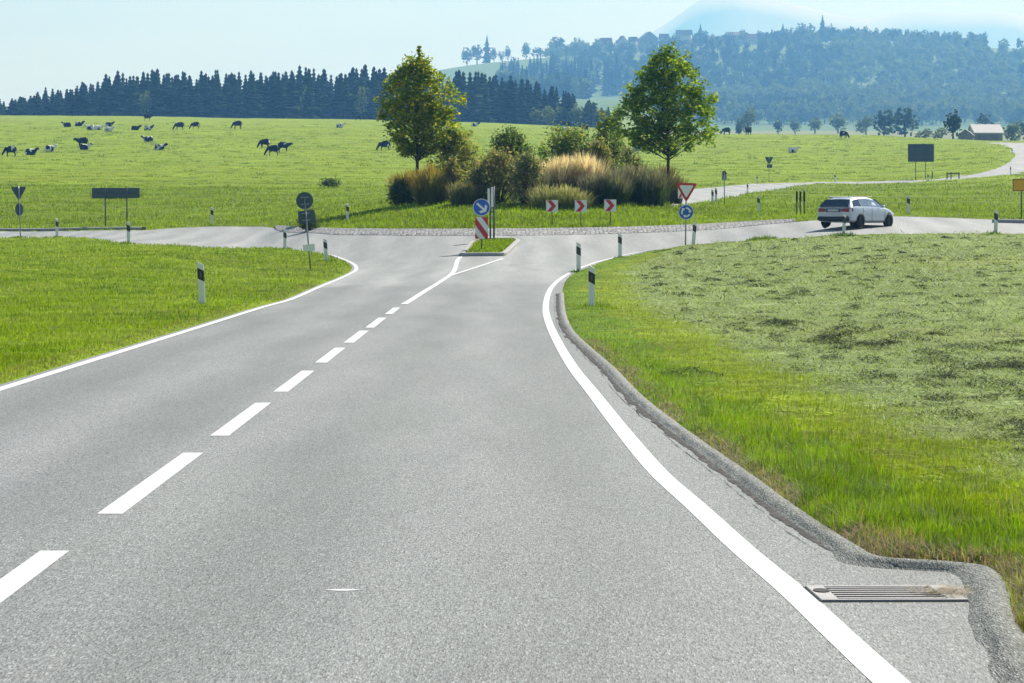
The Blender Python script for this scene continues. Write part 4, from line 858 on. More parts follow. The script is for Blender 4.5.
# ------------------------------------------------------------------ far buildings
M['wallw'] = simple('white_render', (.60, .59, .57), .8, var=.05); M['roofr'] = simple('tile_roof', (.20, .10, .075), .7, var=.2, scale=2); M['roofg'] = simple('pale_sheet_roof', (.44, .43, .41), .6, var=.12, scale=1)
M['roofd'] = simple('grey_slate_roof', (.13, .125, .13), .6, var=.2, scale=2); M['barnwall'] = simple('weathered_boarding', (.22, .20, .18), .85, var=.2, scale=1.5)
def house(label, u, vb, wpx, hpx, d, wall, roof, rz=0.0, depth=1.2, roof_share=.5, name='house', cat='house', gable=False):
    x_ = (u-CX)*d/F; z_ = float(ground(x_, d)); t = thing(name, label, cat, (x_, d, z_), rz)
    w = wpx*d/F; bh = zv(d, vb); tot = zv(d, vb-hpx) - z_; rh = tot*0 + hpx*d/F*roof_share; wh = tot - rh; dp = w*depth
    mb = MB(); mb.box((0, 0, wh/2-.5), (w, dp, wh+1))
    if gable: mb.add([(-w/2, -dp/2, wh), (w/2, -dp/2, wh), (0, -dp/2, wh+rh*.97), (-w/2, dp/2, wh), (w/2, dp/2, wh), (0, dp/2, wh+rh*.97)], [(0, 1, 2), (3, 5, 4)])
    mb.build('wall', wall, t)
    e = w*.05; mb = MB(); th = .3
    if gable:
        for sg in (-1, 1): mb.add([(sg*(w/2+e), -dp/2-e, wh-rh*.1), (0, -dp/2-e, wh+rh), (0, dp/2+e, wh+rh), (sg*(w/2+e), dp/2+e, wh-rh*.1), (sg*(w/2+e), -dp/2-e, wh-rh*.1+th), (0, -dp/2-e, wh+rh+th), (0, dp/2+e, wh+rh+th), (sg*(w/2+e), dp/2+e, wh-rh*.1+th)], [(0, 1, 2, 3), (4, 5, 6, 7), (0, 1, 5, 4), (1, 2, 6, 5), (2, 3, 7, 6), (3, 0, 4, 7)])
    else:
        for sg in (-1, 1): mb.add([(-w/2-e, sg*(dp/2+e), wh-rh*.1), (w/2+e, sg*(dp/2+e), wh-rh*.1), (w/2+e, 0, wh+rh), (-w/2-e, 0, wh+rh), (-w/2-e, sg*(dp/2+e), wh-rh*.1+th), (w/2+e, sg*(dp/2+e), wh-rh*.1+th), (w/2+e, 0, wh+rh+th), (-w/2-e, 0, wh+rh+th)], [(0, 1, 2, 3), (4, 5, 6, 7), (0, 1, 5, 4), (1, 2, 6, 5), (2, 3, 7, 6), (3, 0, 4, 7)])
        mb.add([(-w/2, -dp/2, wh-.02), (-w/2, dp/2, wh-.02), (-w/2, 0, wh+rh*.97), (w/2, -dp/2, wh-.02), (w/2, dp/2, wh-.02), (w/2, 0, wh+rh*.97)], [(0, 1, 2), (3, 4, 5)])
    mb.build('roof', roof, t)
    nwin = max(2, int(w/3.5))
    for i in range(nwin):
        mb = MB(); mb.box((-w/2 + w*(i+.5)/nwin, -dp/2-.03, wh*.55), (min(1.3, w/nwin*.5), .08, min(1.5, wh*.4))); mb.build('window', M['glass'], t)
    return t
house('grey gabled farmhouse on the ridge, widest roof of the village', 648, 43, 17, 11, 5502, M['barnwall'], M['roofd'], .2, .9, .6, gable=True)
house('white house with a grey roof on the ridge left of the lone pointed conifer', 684, 41, 15, 11, 5495, M['wallw'], M['roofd'], -.15, .8, .45)
house('long low white house on the ridge right of the lone pointed conifer', 734, 40, 15, 8, 5488, M['wallw'], M['roofd'], .1, .6, .4)
house('white house set below the ridge village among the trees', 691, 52, 10, 9, 5236, M['wallw'], M['roofr'], .1, .9, .5)
house('red-roofed house at the left end of the ridge village', 606, 49, 11, 11, 5502, M['wallw'], M['roofr'], -.1, .9, .6)
house('second red-roofed house of the ridge village, behind the dome tree side', 622, 47, 11, 11, 5509, M['wallw'], M['roofr'], .25, .9, .6, gable=True)
house('small white cottage in the ridge village between farmhouse and conifer', 664, 43, 9, 9, 5509, M['wallw'], M['roofr'], .1, .9, .55)
house('white chapel-like house on the ridge under the wide-topped tree', 803, 36, 9, 8, 5544, M['wallw'], M['roofd'], .2, .9, .5)
for (u_, vb_, w_, h_, d_, wl, rf, lab_) in ((633, 46, 8, 9, 5480, 'wallw', 'roofr', 'small red-roofed house left of the grey gabled farmhouse'), (713, 43, 9, 9, 5490, 'wallw', 'roofd', 'white house just right of the lone pointed conifer in the village'), (722, 45, 7, 8, 5450, 'wallw', 'roofr', 'small red-roofed house left of the long low white house'),
        (752, 42, 9, 8, 5490, 'wallw', 'roofr', 'red-roofed house at the right end of the ridge village'), (710, 56, 8, 8, 5150, 'wallw', 'roofr', 'white house on the slope below the lone pointed conifer'), (668, 55, 8, 8, 5180, 'wallw', 'roofd', 'grey-roofed house on the slope below the farmhouse')):
    house(lab_, u_, vb_, w_, h_, d_, M[wl], M[rf], RNG.uniform(-.3, .3), 1.0, .5, gable=RNG.random() < .4)
house('barn with a bright pale roof behind the crest, beside the lone dark tree', 985, 141.5, 28, 16, 960, M['barnwall'], M['roofg'], .12, 1.15, .5, name='barn', cat='barn')
house('low grey shed attached in front of the pale-roofed barn', 966, 141.5, 15, 11, 950, M['barnwall'], M['roofd'], -.2, .8, .5, name='shed', cat='shed', gable=True)

# ------------------------------------------------------------------ mountain far beyond
RID = [(-800, 150), (300, 110), (480, 80), (560, 52), (620, 36), (650, 24), (672, 12), (690, 1), (705, -8), (735, -14), (765, -10), (800, -4), (830, 3), (870, 10), (930, 14), (990, 20), (1040, 30), (1150, 60), (1500, 120)]
mu = np.arange(-800, 1501, 12.0); md = np.linspace(16600, 20000, 27); V = []
for j, d in enumerate(md):
    q = (d-16600)/1700; q = min(q, 2-q) if q > 1 else q; q = max(0, q)
    rv_ = np.interp(mu, [a for a, b in RID], [b for a, b in RID]); zt = H - (rv_-HZ)*18300/F
    nn = vnoise(mu*d/F, np.full(len(mu), d), .0012, 91)*130 + vnoise(mu*d/F, np.full(len(mu), d), .004, 92)*50 - 90
    V.append(np.column_stack([(mu-CX)*d/F, np.full(len(mu), d), zt*q**1.05 + nn*min(1, q*2)*.8]))
V = np.array(V); k = np.arange(V.shape[0]*V.shape[1]).reshape(V.shape[:2])
M['mount'] = simple('pale_limestone', (.50, .50, .50), .95, var=.12, scale=.002)
tag(link('mountain', np_mesh('mountain', V.reshape(-1, 3), np.stack([k[:-1, :-1].ravel(), k[:-1, 1:].ravel(), k[1:, 1:].ravel(), k[1:, :-1].ravel()], 1), M['mount'], None, True)), kind='structure')

# ------------------------------------------------------------------ delineator posts
def make_post():
    t = thing('delineator_post', '', 'road post')
    sec = [(-.075, -.02), (-.058, -.048), (.058, -.048), (.075, -.02), (.015, .08), (-.015, .08)]
    def ringz(z0f, z1f, k=1.0, mi=0):
        mb = MB(); n = len(sec)
        vs = [(x*k, y*k, z0f(x)) for x, y in sec] + [(x*k, y*k, z1f(x)) for x, y in sec]
        mb.add(vs, [tuple(range(n))[::-1], tuple(range(n, 2*n))] + [(i, (i+1) % n, (i+1) % n+n, i+n) for i in range(n)], mi); return mb
    ringz(lambda x: -.12, lambda x: .985 - x*.55).build('post_body', M['postwhite'], t)
    ringz(lambda x: .60 - x*.55, lambda x: .85 - x*.55, 1.035).build('black_band', M['black'], t)
    mb = MB(); mb.box((0, -.051, .725), (.034, .006, .13), bev=.002); mb.build('reflector', M['dimreflector'], t)
    return t
proto = make_post(); first = True
POSTS = [
 (202.5, 306.5, 43.5, -.05, 'delineator post leaning slightly in the left verge beside the white edge line'),
 (591.5, 308.5, 42, .01, 'large delineator post in long grass at the near tip of the mown field'),
 (578.5, 273, 30, 0.0, 'delineator post at the kerb bend, left of the large one in long grass'),
 (620, 258.5, 25, 0.0, 'delineator post on the kerb curve between the bend and the give-way sign'),
 (693, 246, 24, .09, 'tilted delineator post directly right of the roundabout sign'),
 (285, 250.5, 21, 0.0, 'delineator post at the back edge of the left verge, left of the leaning sign pole'),
 (326.5, 263, 24, -.06, 'delineator post at the rounded corner of the left verge, right of the leaning sign pole'),
 (128.5, 245, 23, 0.0, 'delineator post at the edge of the left side road, in front of the wide board'),
 (57, 237.8, 19, 0.0, 'delineator post by the left side road, next to the turned triangle sign'),
 (212, 226, 18.5, 0.0, 'delineator post in the grass beyond the left side road, right of the wide board'),
 (347.5, 222, 18, 0.0, 'delineator post on the grass slope at the edge of the maple shadow'),
 (843.5, 236.8, 23, .04, 'delineator post in front of the white car'),
 (995.5, 235, 25, .03, 'delineator post by the right side road, near the yellow sign'),
 (908.5, 215.6, 20, 0.0, 'delineator post in the meadow right of the white car'),
 (758.5, 213.6, 18, 0.0, 'delineator post in the grass right of the give-way sign, in front of the far road'),
 (747.5, 193.8, 10.5, 0.0, 'small delineator post at the near edge of the far road above the grassy one'),
 (716, 203, 13, 0.0, 'delineator post half hidden by the grass where the far road appears, taller of two'),
 (712.5, 205, 12, 0.0, 'delineator post half hidden by the grass where the far road appears, lower of two'),
 (835, 182.4, 8.5, 0.0, 'tiny delineator post on the far side of the far road above the car'),
 (757, 183.6, 8, 0.0, 'tiny delineator post beyond the far road, left of the small triangle sign'),
 (928, 182, 8.5, 0.0, 'tiny delineator post at the far road below the blue board'),
 (1010.5, 174.5, 8, 0.0, 'tiny delineator post on the outside of the far bend'),
 (1012, 155, 6.5, 0.0, 'smallest delineator post, on the inside of the far bend')]
for (u, v, hp, tilt, lab) in POSTS:
    o = proto if first else copy_tree(proto); first = False
    p = at(u, v); k = hp*p.y/F/.99; k = min(max(k, .85), 1.2); o.location = p; o.scale = (k, k, k); o.rotation_euler = (0.0, tilt, RNG.uniform(-.15, .15)); tag(o, lab, 'road post', 'delineator posts along the roads')

# ------------------------------------------------------------------ signs
def pole(t, h, r=.03, mat='steel', x=0.0, y=0.03, z0=-.3, name='pole'):
    MB().tube([(x, y, z0), (x, y, h)], r, 10).build(name, M[mat], t, True)
def chevron(u, v, rz, lab, px_h=27.5, size=.56):
    p = at(u, v); t = thing('chevron_sign', lab, 'road sign', p, rz, 'red and white chevron signs on the island'); top = px_h*p.y/F; c = top - size/2; a = size/2
    pole(t, top-.05, .022, 'darksteel', y=.035)
    mb = MB(); mb.plate([(-a, c-a), (a, c-a), (a, c+a), (-a, c+a)], 0, .012); mb.build('panel', M['signwhite'], t)
    b = a*.94; w = a*.85; q = -a*.55
    mb = MB(); mb.plate([(q-.3*a, c+b), (q-.3*a+w*.9, c+b), (q-.3*a+w*.9+a*.78, c), (q-.3*a+w*.9, c-b), (q-.3*a, c-b), (q-.3*a+a*.78, c)], -.004, -.001); mb.build('chevron', M['signred'], t)
    mb = MB(); mb.plate([(-a*.98, c-a*.98), (a*.98, c-a*.98), (a*.98, c+a*.98), (-a*.98, c+a*.98)], .0125, .016); mb.build('back', M['signback'], t); return t
chevron(552, 227.5, -.12, 'leftmost of the three square red and white chevron signs, below the pale plumes')
chevron(580.8, 227.5, -.02, 'middle of the three square red and white chevron signs facing the road')
chevron(610.3, 227, .08, 'chevron sign below the dark grass clump, right of two like it')
chevron(681, 219, 1.0, 'chevron sign turned away and mostly hidden behind the give-way sign', 32)
# keep-right sign with striped panel
p = at(481.5, 252.6); s = p.y/F; t = thing('keep_right_sign', 'round blue keep-right arrow sign over a red and white striped panel on the traffic island', 'road sign', p, -.05); hh = lambda v: (252.6-v)*s
pole(t, hh(199), .03, 'darksteel', y=.04)
r = 8.7*s; c = hh(207.4); sg = MB().plate(disc(r), 0, .014).build('blue_disc', M['signwhite'], t)
MB().plate(disc(r*.93, cz=c), -.004, -.001).build('blue_face', M['signblue'], sg); sg.data = MB().plate(disc(r, cz=c), 0, .014).mesh('blue_disc', M['signwhite'])
def arrow_poly(L, w, hw, hl): return [(-L/2, -w), (L/2-hl*.72, -w), (L/2-hl*1.15, -hw), (L/2-hl*.55, -hw), (L/2, 0), (L/2-hl*.55, hw), (L/2-hl*1.15, hw), (L/2-hl*.72, w), (-L/2, w)]
ar = arrow_poly(r*1.42, r*.12, r*.55, r*.55); ca, sa = math.cos(-R(42)), math.sin(-R(42))
MB().plate([(x*ca - z*sa, c + x*sa + z*ca) for x, z in ar], -.008, -.005).build('arrow', M['signwhite'], sg)
a0, a1, b0, b1 = -6.4*s, 6.6*s, hh(238.8), hh(217.0)
pn = MB().plate([(a0, b0), (a1, b0), (a1, b1), (a0, b1)], 0, .014).build('striped_panel', M['signwhite'], t)
def clip_band(k0, k1):
    # band between lines z = b1 - (x-a0)*m - k
    m = (b1-b0)/(a1-a0)*.82; pts = []
    poly = [(a0, b0), (a1, b0), (a1, b1), (a0, b1)]
    def cut(poly, f):
        out = []
        for i in range(len(poly)):
            p_, q_ = poly[i], poly[(i+1) % len(poly)]; fp, fq = f(p_), f(q_)
            if fp >= 0: out.append(p_)
            if fp*fq < 0: tt = fp/(fp-fq); out.append((p_[0]+(q_[0]-p_[0])*tt, p_[1]+(q_[1]-p_[1])*tt))
        return out
    g = lambda P_: (P_[1]-b0)/(b1-b0) + (P_[0]-a0)/(a1-a0)*.82
    poly = cut(poly, lambda P_: g(P_)-k0); return cut(poly, lambda P_: k1-g(P_)) if poly else []
mb = MB()
for k0, k1 in ((-.2, .27), (.64, 1.02), (1.40, 1.9)):
    pl = clip_band(k0, k1)
    if len(pl) > 2: mb.plate(pl, -.004, -.001)
mb.build('red_stripes', M['signred'], pn)
# twin post sign on the traffic island
p = at(492.5, 241.6); s = p.y/F; t = thing('twin_post_sign', 'tall slim pair of steel posts carrying narrow white panels seen edge-on, on the traffic island', 'road sign', p, 0)
for x_, tp in ((-2.2, 187.5), (1.4, 186)):
    pole(t, (241.6-tp)*s, .042, 'darksteel', x_*s, .0)
    MB().box(((x_-1.6)*s, -.05, (241.6-(tp+11))*s), (2.3*s, .05, 20*s), bev=.008).build('panel', M['signwhite'], t)
MB().box((-.4*s, .0, (241.6-212)*s), (4.2*s, .035, .06)).build('crossbar', M['darksteel'], t)
# give way + roundabout sign
p = at(685.5, 247.4); s = p.y/F; hh = lambda v: (247.4-v)*s; t = thing('roundabout_entry_sign', 'red-edged give-way triangle above a round blue roundabout sign on one pole', 'road sign', p, .05, rot=(0, .015, .04))
pole(t, hh(184), .03, 'steel', y=.04)
def tri(k, cz, cx=0): # inverted triangle, rounded corners
    pts = []
    for ang in (90+120, 90+240, 90):
        A = R(ang + 180); cxn, czn = math.cos(A)*k*.86, math.sin(A)*k*.86
        for d in (-50, -25, 0, 25, 50): pts.append((cx + cxn + math.cos(A+R(d))*k*.14, cz + czn + math.sin(A+R(d))*k*.14))
    return pts
c = hh(189.5); k = 11.4*s
yd = MB().plate(tri(k, c), 0, .014).build('triangle', M['signred'], t); MB().plate(tri(k*.66, c), -.005, -.001).build('white_face', M['signwhite'], yd)
r = 7.6*s; c = hh(212.2); rd = MB().plate(disc(r, cz=c), 0, .014).build('blue_disc', M['signwhite'], t); MB().plate(disc(r*.93, cz=c), -.004, -.001).build('blue_face', M['signblue'], rd)
for q in range(3):
    a_ = R(90 + 120*q); pts = []
    for i in range(8): aa = a_ - R(10*i); pts.append((math.cos(aa)*r*.66, c + math.sin(aa)*r*.66))
    end = a_ - R(70); pts += [(math.cos(end)*r*.82, c+math.sin(end)*r*.82), (math.cos(end-R(32))*r*.56, c+math.sin(end-R(32))*r*.56), (math.cos(end)*r*.30, c+math.sin(end)*r*.30)]
    for i in range(7, -1, -1): aa = a_ - R(10*i); pts.append((math.cos(aa)*r*.44, c + math.sin(aa)*r*.44))
    MB().plate(pts, -.008, -.005).build('arrow', M['signwhite'], rd)
# backs of signs at the left exit: leaning pole
p = at(310.8, 273); s = p.y/F; hh = lambda v: (273-v)*s; t = thing('leaning_sign', 'dark backs of round and rectangular signs on a leaning pole with small white plate', 'road sign', p, rot=(0, -.085, .1))
pole(t, hh(196), .03, 'steel', y=-.04)
MB().plate(disc(8.6*s, cz=hh(200.4)), 0, .014).build('round_sign', M['signback'], t)
MB().plate([(-7.6*s, hh(223.5)), (9*s, hh(223.5)), (9*s, hh(210.5)), (-7.6*s, hh(210.5))], .0, .014).build('rectangular_sign', M['signback'], t)
for zc in (197, 204, 213, 220): MB().box((0, -.045, hh(zc)), (.3, .02, .035)).build('bracket', M['steel'], t)
MB().plate([(-5.8*s, hh(251)), (6*s, hh(251)), (6*s, hh(244.3)), (-5.8*s, hh(244.3))], -.09, -.075).build('white_plate', M['signwhite'], t)
# turned give-way sign at far left
p = at(20.5, 238); s = p.y/F; hh = lambda v: (238-v)*s; t = thing('turned_give_way_sign', 'dark backs of a triangle and a narrow turned disc by the left side road', 'road sign', p, rot=(0, -.04, .25))
pole(t, hh(186), .03, 'steel', y=-.035)
MB().plate(tri(8.3*s, hh(191.5)), 0, .014).build('triangle', M['signback'], t)
di = MB().plate(disc(6.3*s), 0, .014).build('disc', M['signback'], t); di.location = (0, 0, hh(209.5)); di.rotation_euler = (0, 0, .75)
# wide board
def board(name, lab, u, vb, u0, u1, vt, vbt, legs, rz=0, mat='signback'):
    p = at(u, vb); s = p.y/F; t = thing(name, lab, 'road sign', p, rz); hh = lambda v: (vb-v)*s
    for lu in legs: MB().tube([((lu-u)*s, -.045, -.3), ((lu-u)*s, -.045, hh(vt)-.05)], .04, 8).build('leg', M['darksteel'], t, True)
    MB().box((((u0+u1)/2-u)*s, .012, hh((vt+vbt)/2)), ((u1-u0)*s, .03, (vbt-vt)*s), bev=.008).build('panel', M[mat], t)
    for vv in (vt+(vbt-vt)*.28, vbt-(vbt-vt)*.28): MB().box((((u0+u1)/2-u)*s, -.018, hh(vv)), ((u1-u0)*s*.9, .03, .05)).build('stiffener', M['darksteel'], t)
    return t
board('direction_board', 'wide low blue-grey board on two legs, seen from behind, beyond the left side road', 116, 228, 92, 139.5, 188, 197.8, (105.5, 127))
board('large_direction_board', 'tall dark blue-green board on two legs seen from behind beyond the far road', 921, 179.5, 908, 934, 144, 161.8, (915.5, 925.5))
# small signs on the far road
p = at(724.3, 206); s = p.y/F; t = thing('small_square_sign', 'small grey sign back on a slim pole in the grass right of the give-way sign', 'road sign', p); pole(t, 34*s, .028, 'steel', y=-.03)
MB().box((0, .01, 29*s), (5*s, .02, 6*s), bev=.006).build('panel', M['steel'], t); MB().plate(disc(2.2*s, 16, cz=33*s), 0, .014).build('cap_sign', M['signback'], t)
p = at(769, 182.6); s = p.y/F; t = thing('small_triangle_sign', 'distant dark triangle sign back with a square plate beside the far road', 'road sign', p); pole(t, 26*s, .03, 'steel', y=-.03)
MB().plate(tri(4.6*s, 23*s), 0, .014).build('triangle', M['signback'], t); MB().box((.6*s, .01, 16.5*s), (5.4*s, .02, 3.6*s), bev=.006).build('plate', M['signback'], t)
# three dark marker poles
for i, (u, lab) in enumerate(((796.8, 'left one of three dark marker poles in the meadow left of the white car'), (800.3, 'middle one of three dark marker poles in the meadow left of the white car'), (804.2, 'right one of three dark marker poles, the one closest to the white car'))):
    p = at(u, 215.6); s = p.y/F; t = thing('marker_pole', lab, 'pole', p, 0, 'dark marker poles beside the car'); pole(t, 25*s, .035, 'darksteel', y=0)
    MB().box((0, -.03, 19*s), (.10, .02, 10*s), bev=.006).build('panel', M['black'], t)
# yellow sign at the right edge
p = at(1021.5, 219.5); s = p.y/F; t = thing('yellow_direction_sign', 'yellow-orange direction sign on a dark pole at the right edge beyond the side road', 'road sign', p, .05); pole(t, 42*s, .035, 'darksteel', y=.03)
pn = MB().box((4*s, 0, 34.5*s), (26*s, .02, 12.5*s), bev=.006).build('panel', M['signyellow'], t)
fr = MB()
for (cx_, cz_, w_, h_) in ((4, 40.2, 25, .5), (4, 28.8, 25, .5), (-8.4, 34.5, .5, 11.6), (16.4, 34.5, .5, 11.6)): fr.box((cx_*s, -.012, cz_*s), (w_*s, .006, h_*s))
fr.build('border', M['black'], pn)
# low rail fence by the far road
p = at(953, 179); s = p.y/F; t = thing('rail_fence', 'short low wooden rail fence beside the far road right of the blue-green board', 'fence', p)
for x_ in (-6, -2, 6): MB().box((x_*s, 0, 3.2*s), (.12, .12, 7*s)).build('fence_post', M['wood'], t)
MB().box((0, -.07, 5.4*s), (13*s, .05, .12)).build('rail', M['wood'], t)
p = at(932.3, 179); t = thing('field_post', 'single dark wooden post between the blue-green board and the rail fence', 'post', p); MB().box((0, 0, .35), (.12, .12, .95), bev=.02).build('post_body', M['wood'], t)

# ------------------------------------------------------------------ storm drain
def gp_(u, v): d = F*H/(v-HZ); return ((u-CX)*d/F, d)
c0 = np.array(gp_(885, 594.6)); t = thing('storm_drain', 'rectangular cast iron storm drain grate with straw caught on its right end, by the kerb', 'drain', (c0[0], c0[1], 0.0), .03)
w, l = .70, .74
M['shade_rust'] = simple('shade_dark_rusty_iron', (.05, .042, .036), .8, .2, var=.4, scale=20)  # rusty bar iron, darkened further to paint in the shade between bars
MB().box((0, 0, -.103), (w+.02, l+.025, .212)).build('pit', M['dark'], t)
fr = MB()
for (cx_, cy_, sx, sy) in ((0, l/2-.025, w, .05), (0, -l/2+.025, w, .05)): fr.box((cx_, cy_, .001), (sx, sy, .022), bev=.003)
for sx in (-1, 1): fr.box((sx*(w/2-.045), 0, .001), (.09, l-.10, .022), bev=.003)
fr.build('frame', M['iron'], t)
bars = MB(); caps = MB(); nb_ = 6; pitch = (l-.10)/nb_
for i in range(nb_):
    y_ = -l/2+.05+pitch*(i+.5)
    bars.box((0, y_, -.003), (w-.18, pitch*.5, .020)); caps.box((0, y_+.006, .009), (w-.18, pitch*.36, .004), bev=.001)
bars.build('bars', M['shade_rust'], t); caps.build('worn_bar_tops', M['iron'], t)
MB().plate(disc(.045, 12), 0, .002).build('lifting_hole', M['dark'], t)
hole = [c for c in t.children if c.name.startswith('lifting_hole')][0]; hole.location = (-w/2+.05, .08, .0145); hole.rotation_euler = (R(90), 0, 0); hole.scale = (.9, 1, 2.2)
n = 260; a = RNG.normal(size=(n, 2))*np.array([.07, .16]); xx = c0[0] + .30 + a[:, 0]; yy = c0[1] + a[:, 1]; kk = np.abs(a[:, 1]) < .32; xx, yy = xx[kk], yy[kk]; n = len(xx)
me = blade_mesh('straw', xx, yy, .014 + .012*RNG.random(n), RNG.uniform(.04, .12, n), np.full(n, .006), RNG.uniform(0, 6.28, n), RNG.uniform(1.4, 1.57, n), jitter(np.tile(np.array((.40, .33, .22)), (n, 1)), .5), M['hay'], .1)
tag(link('straw', me), 'dry straw washed onto the right end of the drain grate', 'straw', kind='stuff')
# dry stalks and soil crumbs along the kerb
n = 9000; i = RNG.integers(0, len(fade), n); off = -.05 - np.abs(RNG.normal(0, .12, n)); q = offset_line(fade, 0); nr = offset_line(fade, 1) - q
P = q[i] + nr[i]*off[:, None] + RNG.normal(0, .15, (n, 2))*np.array([.2, 1]); s_ = sdf(P, MAIN); k = (s_ > -.02) & (P[:, 1] < 60); P = P[k]; n = len(P)
me = blade_mesh('dry', P[:, 0], P[:, 1], sheet_z(P, sdf(P, MAIN)) + .004, RNG.uniform(.03, .10, n), np.clip(P[:, 1]/F*.8, .005, .02), RNG.uniform(0, 6.28, n), RNG.uniform(.6, 1.5, n), jitter(np.tile(np.array((.33, .27, .17)), (n, 1)), .7), M['hay'], .1)
tag(link('dry_grass', me), 'dry straw-coloured grass litter along the outer side of the kerb', 'grass', kind='stuff')

# ------------------------------------------------------------------ car
def make_car():
    p = at(857, 227.2); a = R(-32)
    t = thing('parked_car', '', 'car', p, a); t.name = 'estate_car'; t.scale = (.97, .97, .925); tag(t, 'white estate car seen from behind and its right side, driving off to the right', 'car')
    ST = [(-2.34, .36, .70, .80, .66, .86, .52), (-2.27, .27, .85, .90, .80, .975, .68), (-2.08, .23, .90, .95, .85, 1.11, .66), (-1.78, .22, .912, .955, .87, 1.355, .60), (-1.2, .20, .918, .95, .88, 1.425, .60), (-.4, .20, .918, .94, .88, 1.44, .61), (.3, .20, .918, .93, .88, 1.415, .60), (.66, .20, .918, .92, .88, 1.30, .60), (1.18, .20, .915, .91, .87, .985, .72), (1.6, .20, .90, .86, .83, .925, .68), (2.05, .22, .84, .75, .75, .81, .58), (2.3, .27, .70, .61, .62, .67, .48)]
    def sec(k):
        y, zb, w, zbelt, wb, zt, wt_ = k
        h = [(0, zb), (w*.88, zb), (w*.985, zb+.10), (w, min(.60, zbelt-.12)), (w*.985, zbelt-.07), (wb, zbelt), (wt_, zt-.05), (wt_*.72, zt), (0, zt+.01)]
        return [(x, y, z) for x, z in h] + [(-x, y, z) for x, z in h[-2:0:-1]]
    S = [sec(k) for k in ST]; n = len(S[0]); mb = MB(); vs = [q for r_ in S for q in r_]; fs = []
    for i in range(len(S)-1):
        for k in range(n): j = (k+1) % n; fs.append((i*n+k, i*n+j, (i+1)*n+j, (i+1)*n+k))
    fs += [tuple(range(n)), tuple(range((len(S)-1)*n, len(S)*n))[::-1]]; mb.add(vs, fs)
    body = mb.build('body', M['carpaint'], t, True); md_ = body.modifiers.new('s', 'SUBSURF'); md_.levels = md_.render_levels = 2
    dg = bpy.context.evaluated_depsgraph_get(); nm = bpy.data.meshes.new_from_object(body.evaluated_get(dg)); body.modifiers.clear(); body.data = nm
    nm.polygons.foreach_set('use_smooth', [True]*len(nm.polygons))
    bw = lambda y: float(np.interp(y, [k[0] for k in ST], [k[4] for k in ST])); zbf = lambda y: float(np.interp(y, [k[0] for k in ST], [k[3] for k in ST])); tw = lambda y: float(np.interp(y, [k[0] for k in ST], [k[6] for k in ST])); tz = lambda y: float(np.interp(y, [k[0] for k in ST], [k[5] for k in ST]))-.05
    def glass_side(sg, y0b, y0t, y1t, y1b, name, lo=.10, hi=.86, mat='sideglass'):
        vs = []
        for (y, q) in ((y0b, lo), (y1b, lo), (y1t, hi), (y0t, hi)):
            x = bw(y)*(1-q) + tw(y)*q + .004; z = zbf(y)*(1-q) + tz(y)*q; vs.append((sg*x, y, z))
        nrm = Vector((sg*.82, 0, .5)).normalized()*.012; m = MB(); m.add(vs + [tuple(Vector(v_) - nrm*3) for v_ in vs], [(0, 1, 2, 3), (7, 6, 5, 4), (0, 4, 5, 1), (1, 5, 6, 2), (2, 6, 7, 3), (3, 7, 4, 0)]); m.build(name, M[mat], t)
    for sg in (-1, 1):
        glass_side(sg, -2.02, -1.72, -1.22, -1.22, 'window', mat='glass'); glass_side(sg, -1.14, -1.14, -.38, -.34, 'window'); glass_side(sg, -.28, -.30, .42, .92, 'window')
    m = MB(); m.add([(-.74, -2.325, .965), (.74, -2.325, .965), (.60, -1.915, 1.30), (-.60, -1.915, 1.30), (-.73, -2.2, .96), (.73, -2.2, .96), (.60, -1.82, 1.25), (-.60, -1.82, 1.25)], [(0, 1, 2, 3), (7, 6, 5, 4), (0, 4, 5, 1), (1, 5, 6, 2), (2, 6, 7, 3), (3, 7, 4, 0)]); m.build('rear_window', M['glass'], t)
    m = MB(); m.add([(-.70, 1.16, 1.02), (.70, 1.16, 1.02), (.56, .68, 1.33), (-.56, .68, 1.33), (-.70, 1.1, .97), (.70, 1.1, .97), (.56, .62, 1.28), (-.56, .62, 1.28)], [(0, 1, 2, 3), (7, 6, 5, 4), (0, 4, 5, 1), (1, 5, 6, 2), (2, 6, 7, 3), (3, 7, 4, 0)]); m.build('windscreen', M['glass'], t)
    MB().box((0, -1.74, 1.40), (1.12, .16, .03), bev=.01).build('roof_spoiler', M['carpaint'], t)
    MB().box((0, -2.29, .40), (1.56, .18, .22), bev=.06).build('rear_bumper', M['black'], t)
    for sg in (-1, 1):
        m = MB(); m.add([(sg*.40, -2.345, .73), (sg*.76, -2.318, .71), (sg*.90, -2.13, .74), (sg*.885, -2.12, .875), (sg*.745, -2.30, .885), (sg*.40, -2.335, .87), (sg*.46, -2.15, .74), (sg*.6, -2.1, .8), (sg*.46, -2.15, .87)], [(0, 1, 4, 5), (1, 2, 3, 4), (0, 6, 7, 1), (1, 7, 2), (5, 4, 7, 8), (4, 3, 7), (2, 7, 3), (0, 5, 8, 6)])
        m.build('tail_light', M['taillight'], t)
        MB().box((sg*.99, .60, .985), (.20, .12, .14), .0, bev=.04).build('mirror', M['carpaint'], t)
        MB().box((sg*.61, -.6, 1.435), (.03, 1.9, .035), bev=.01).build('roof_rail', M['black'], t)
        for y_ in (-.95, .05): MB().box((sg*.905, y_, .80), (.03, .17, .03), bev=.008).build('door_handle', M['carpaint'], t)
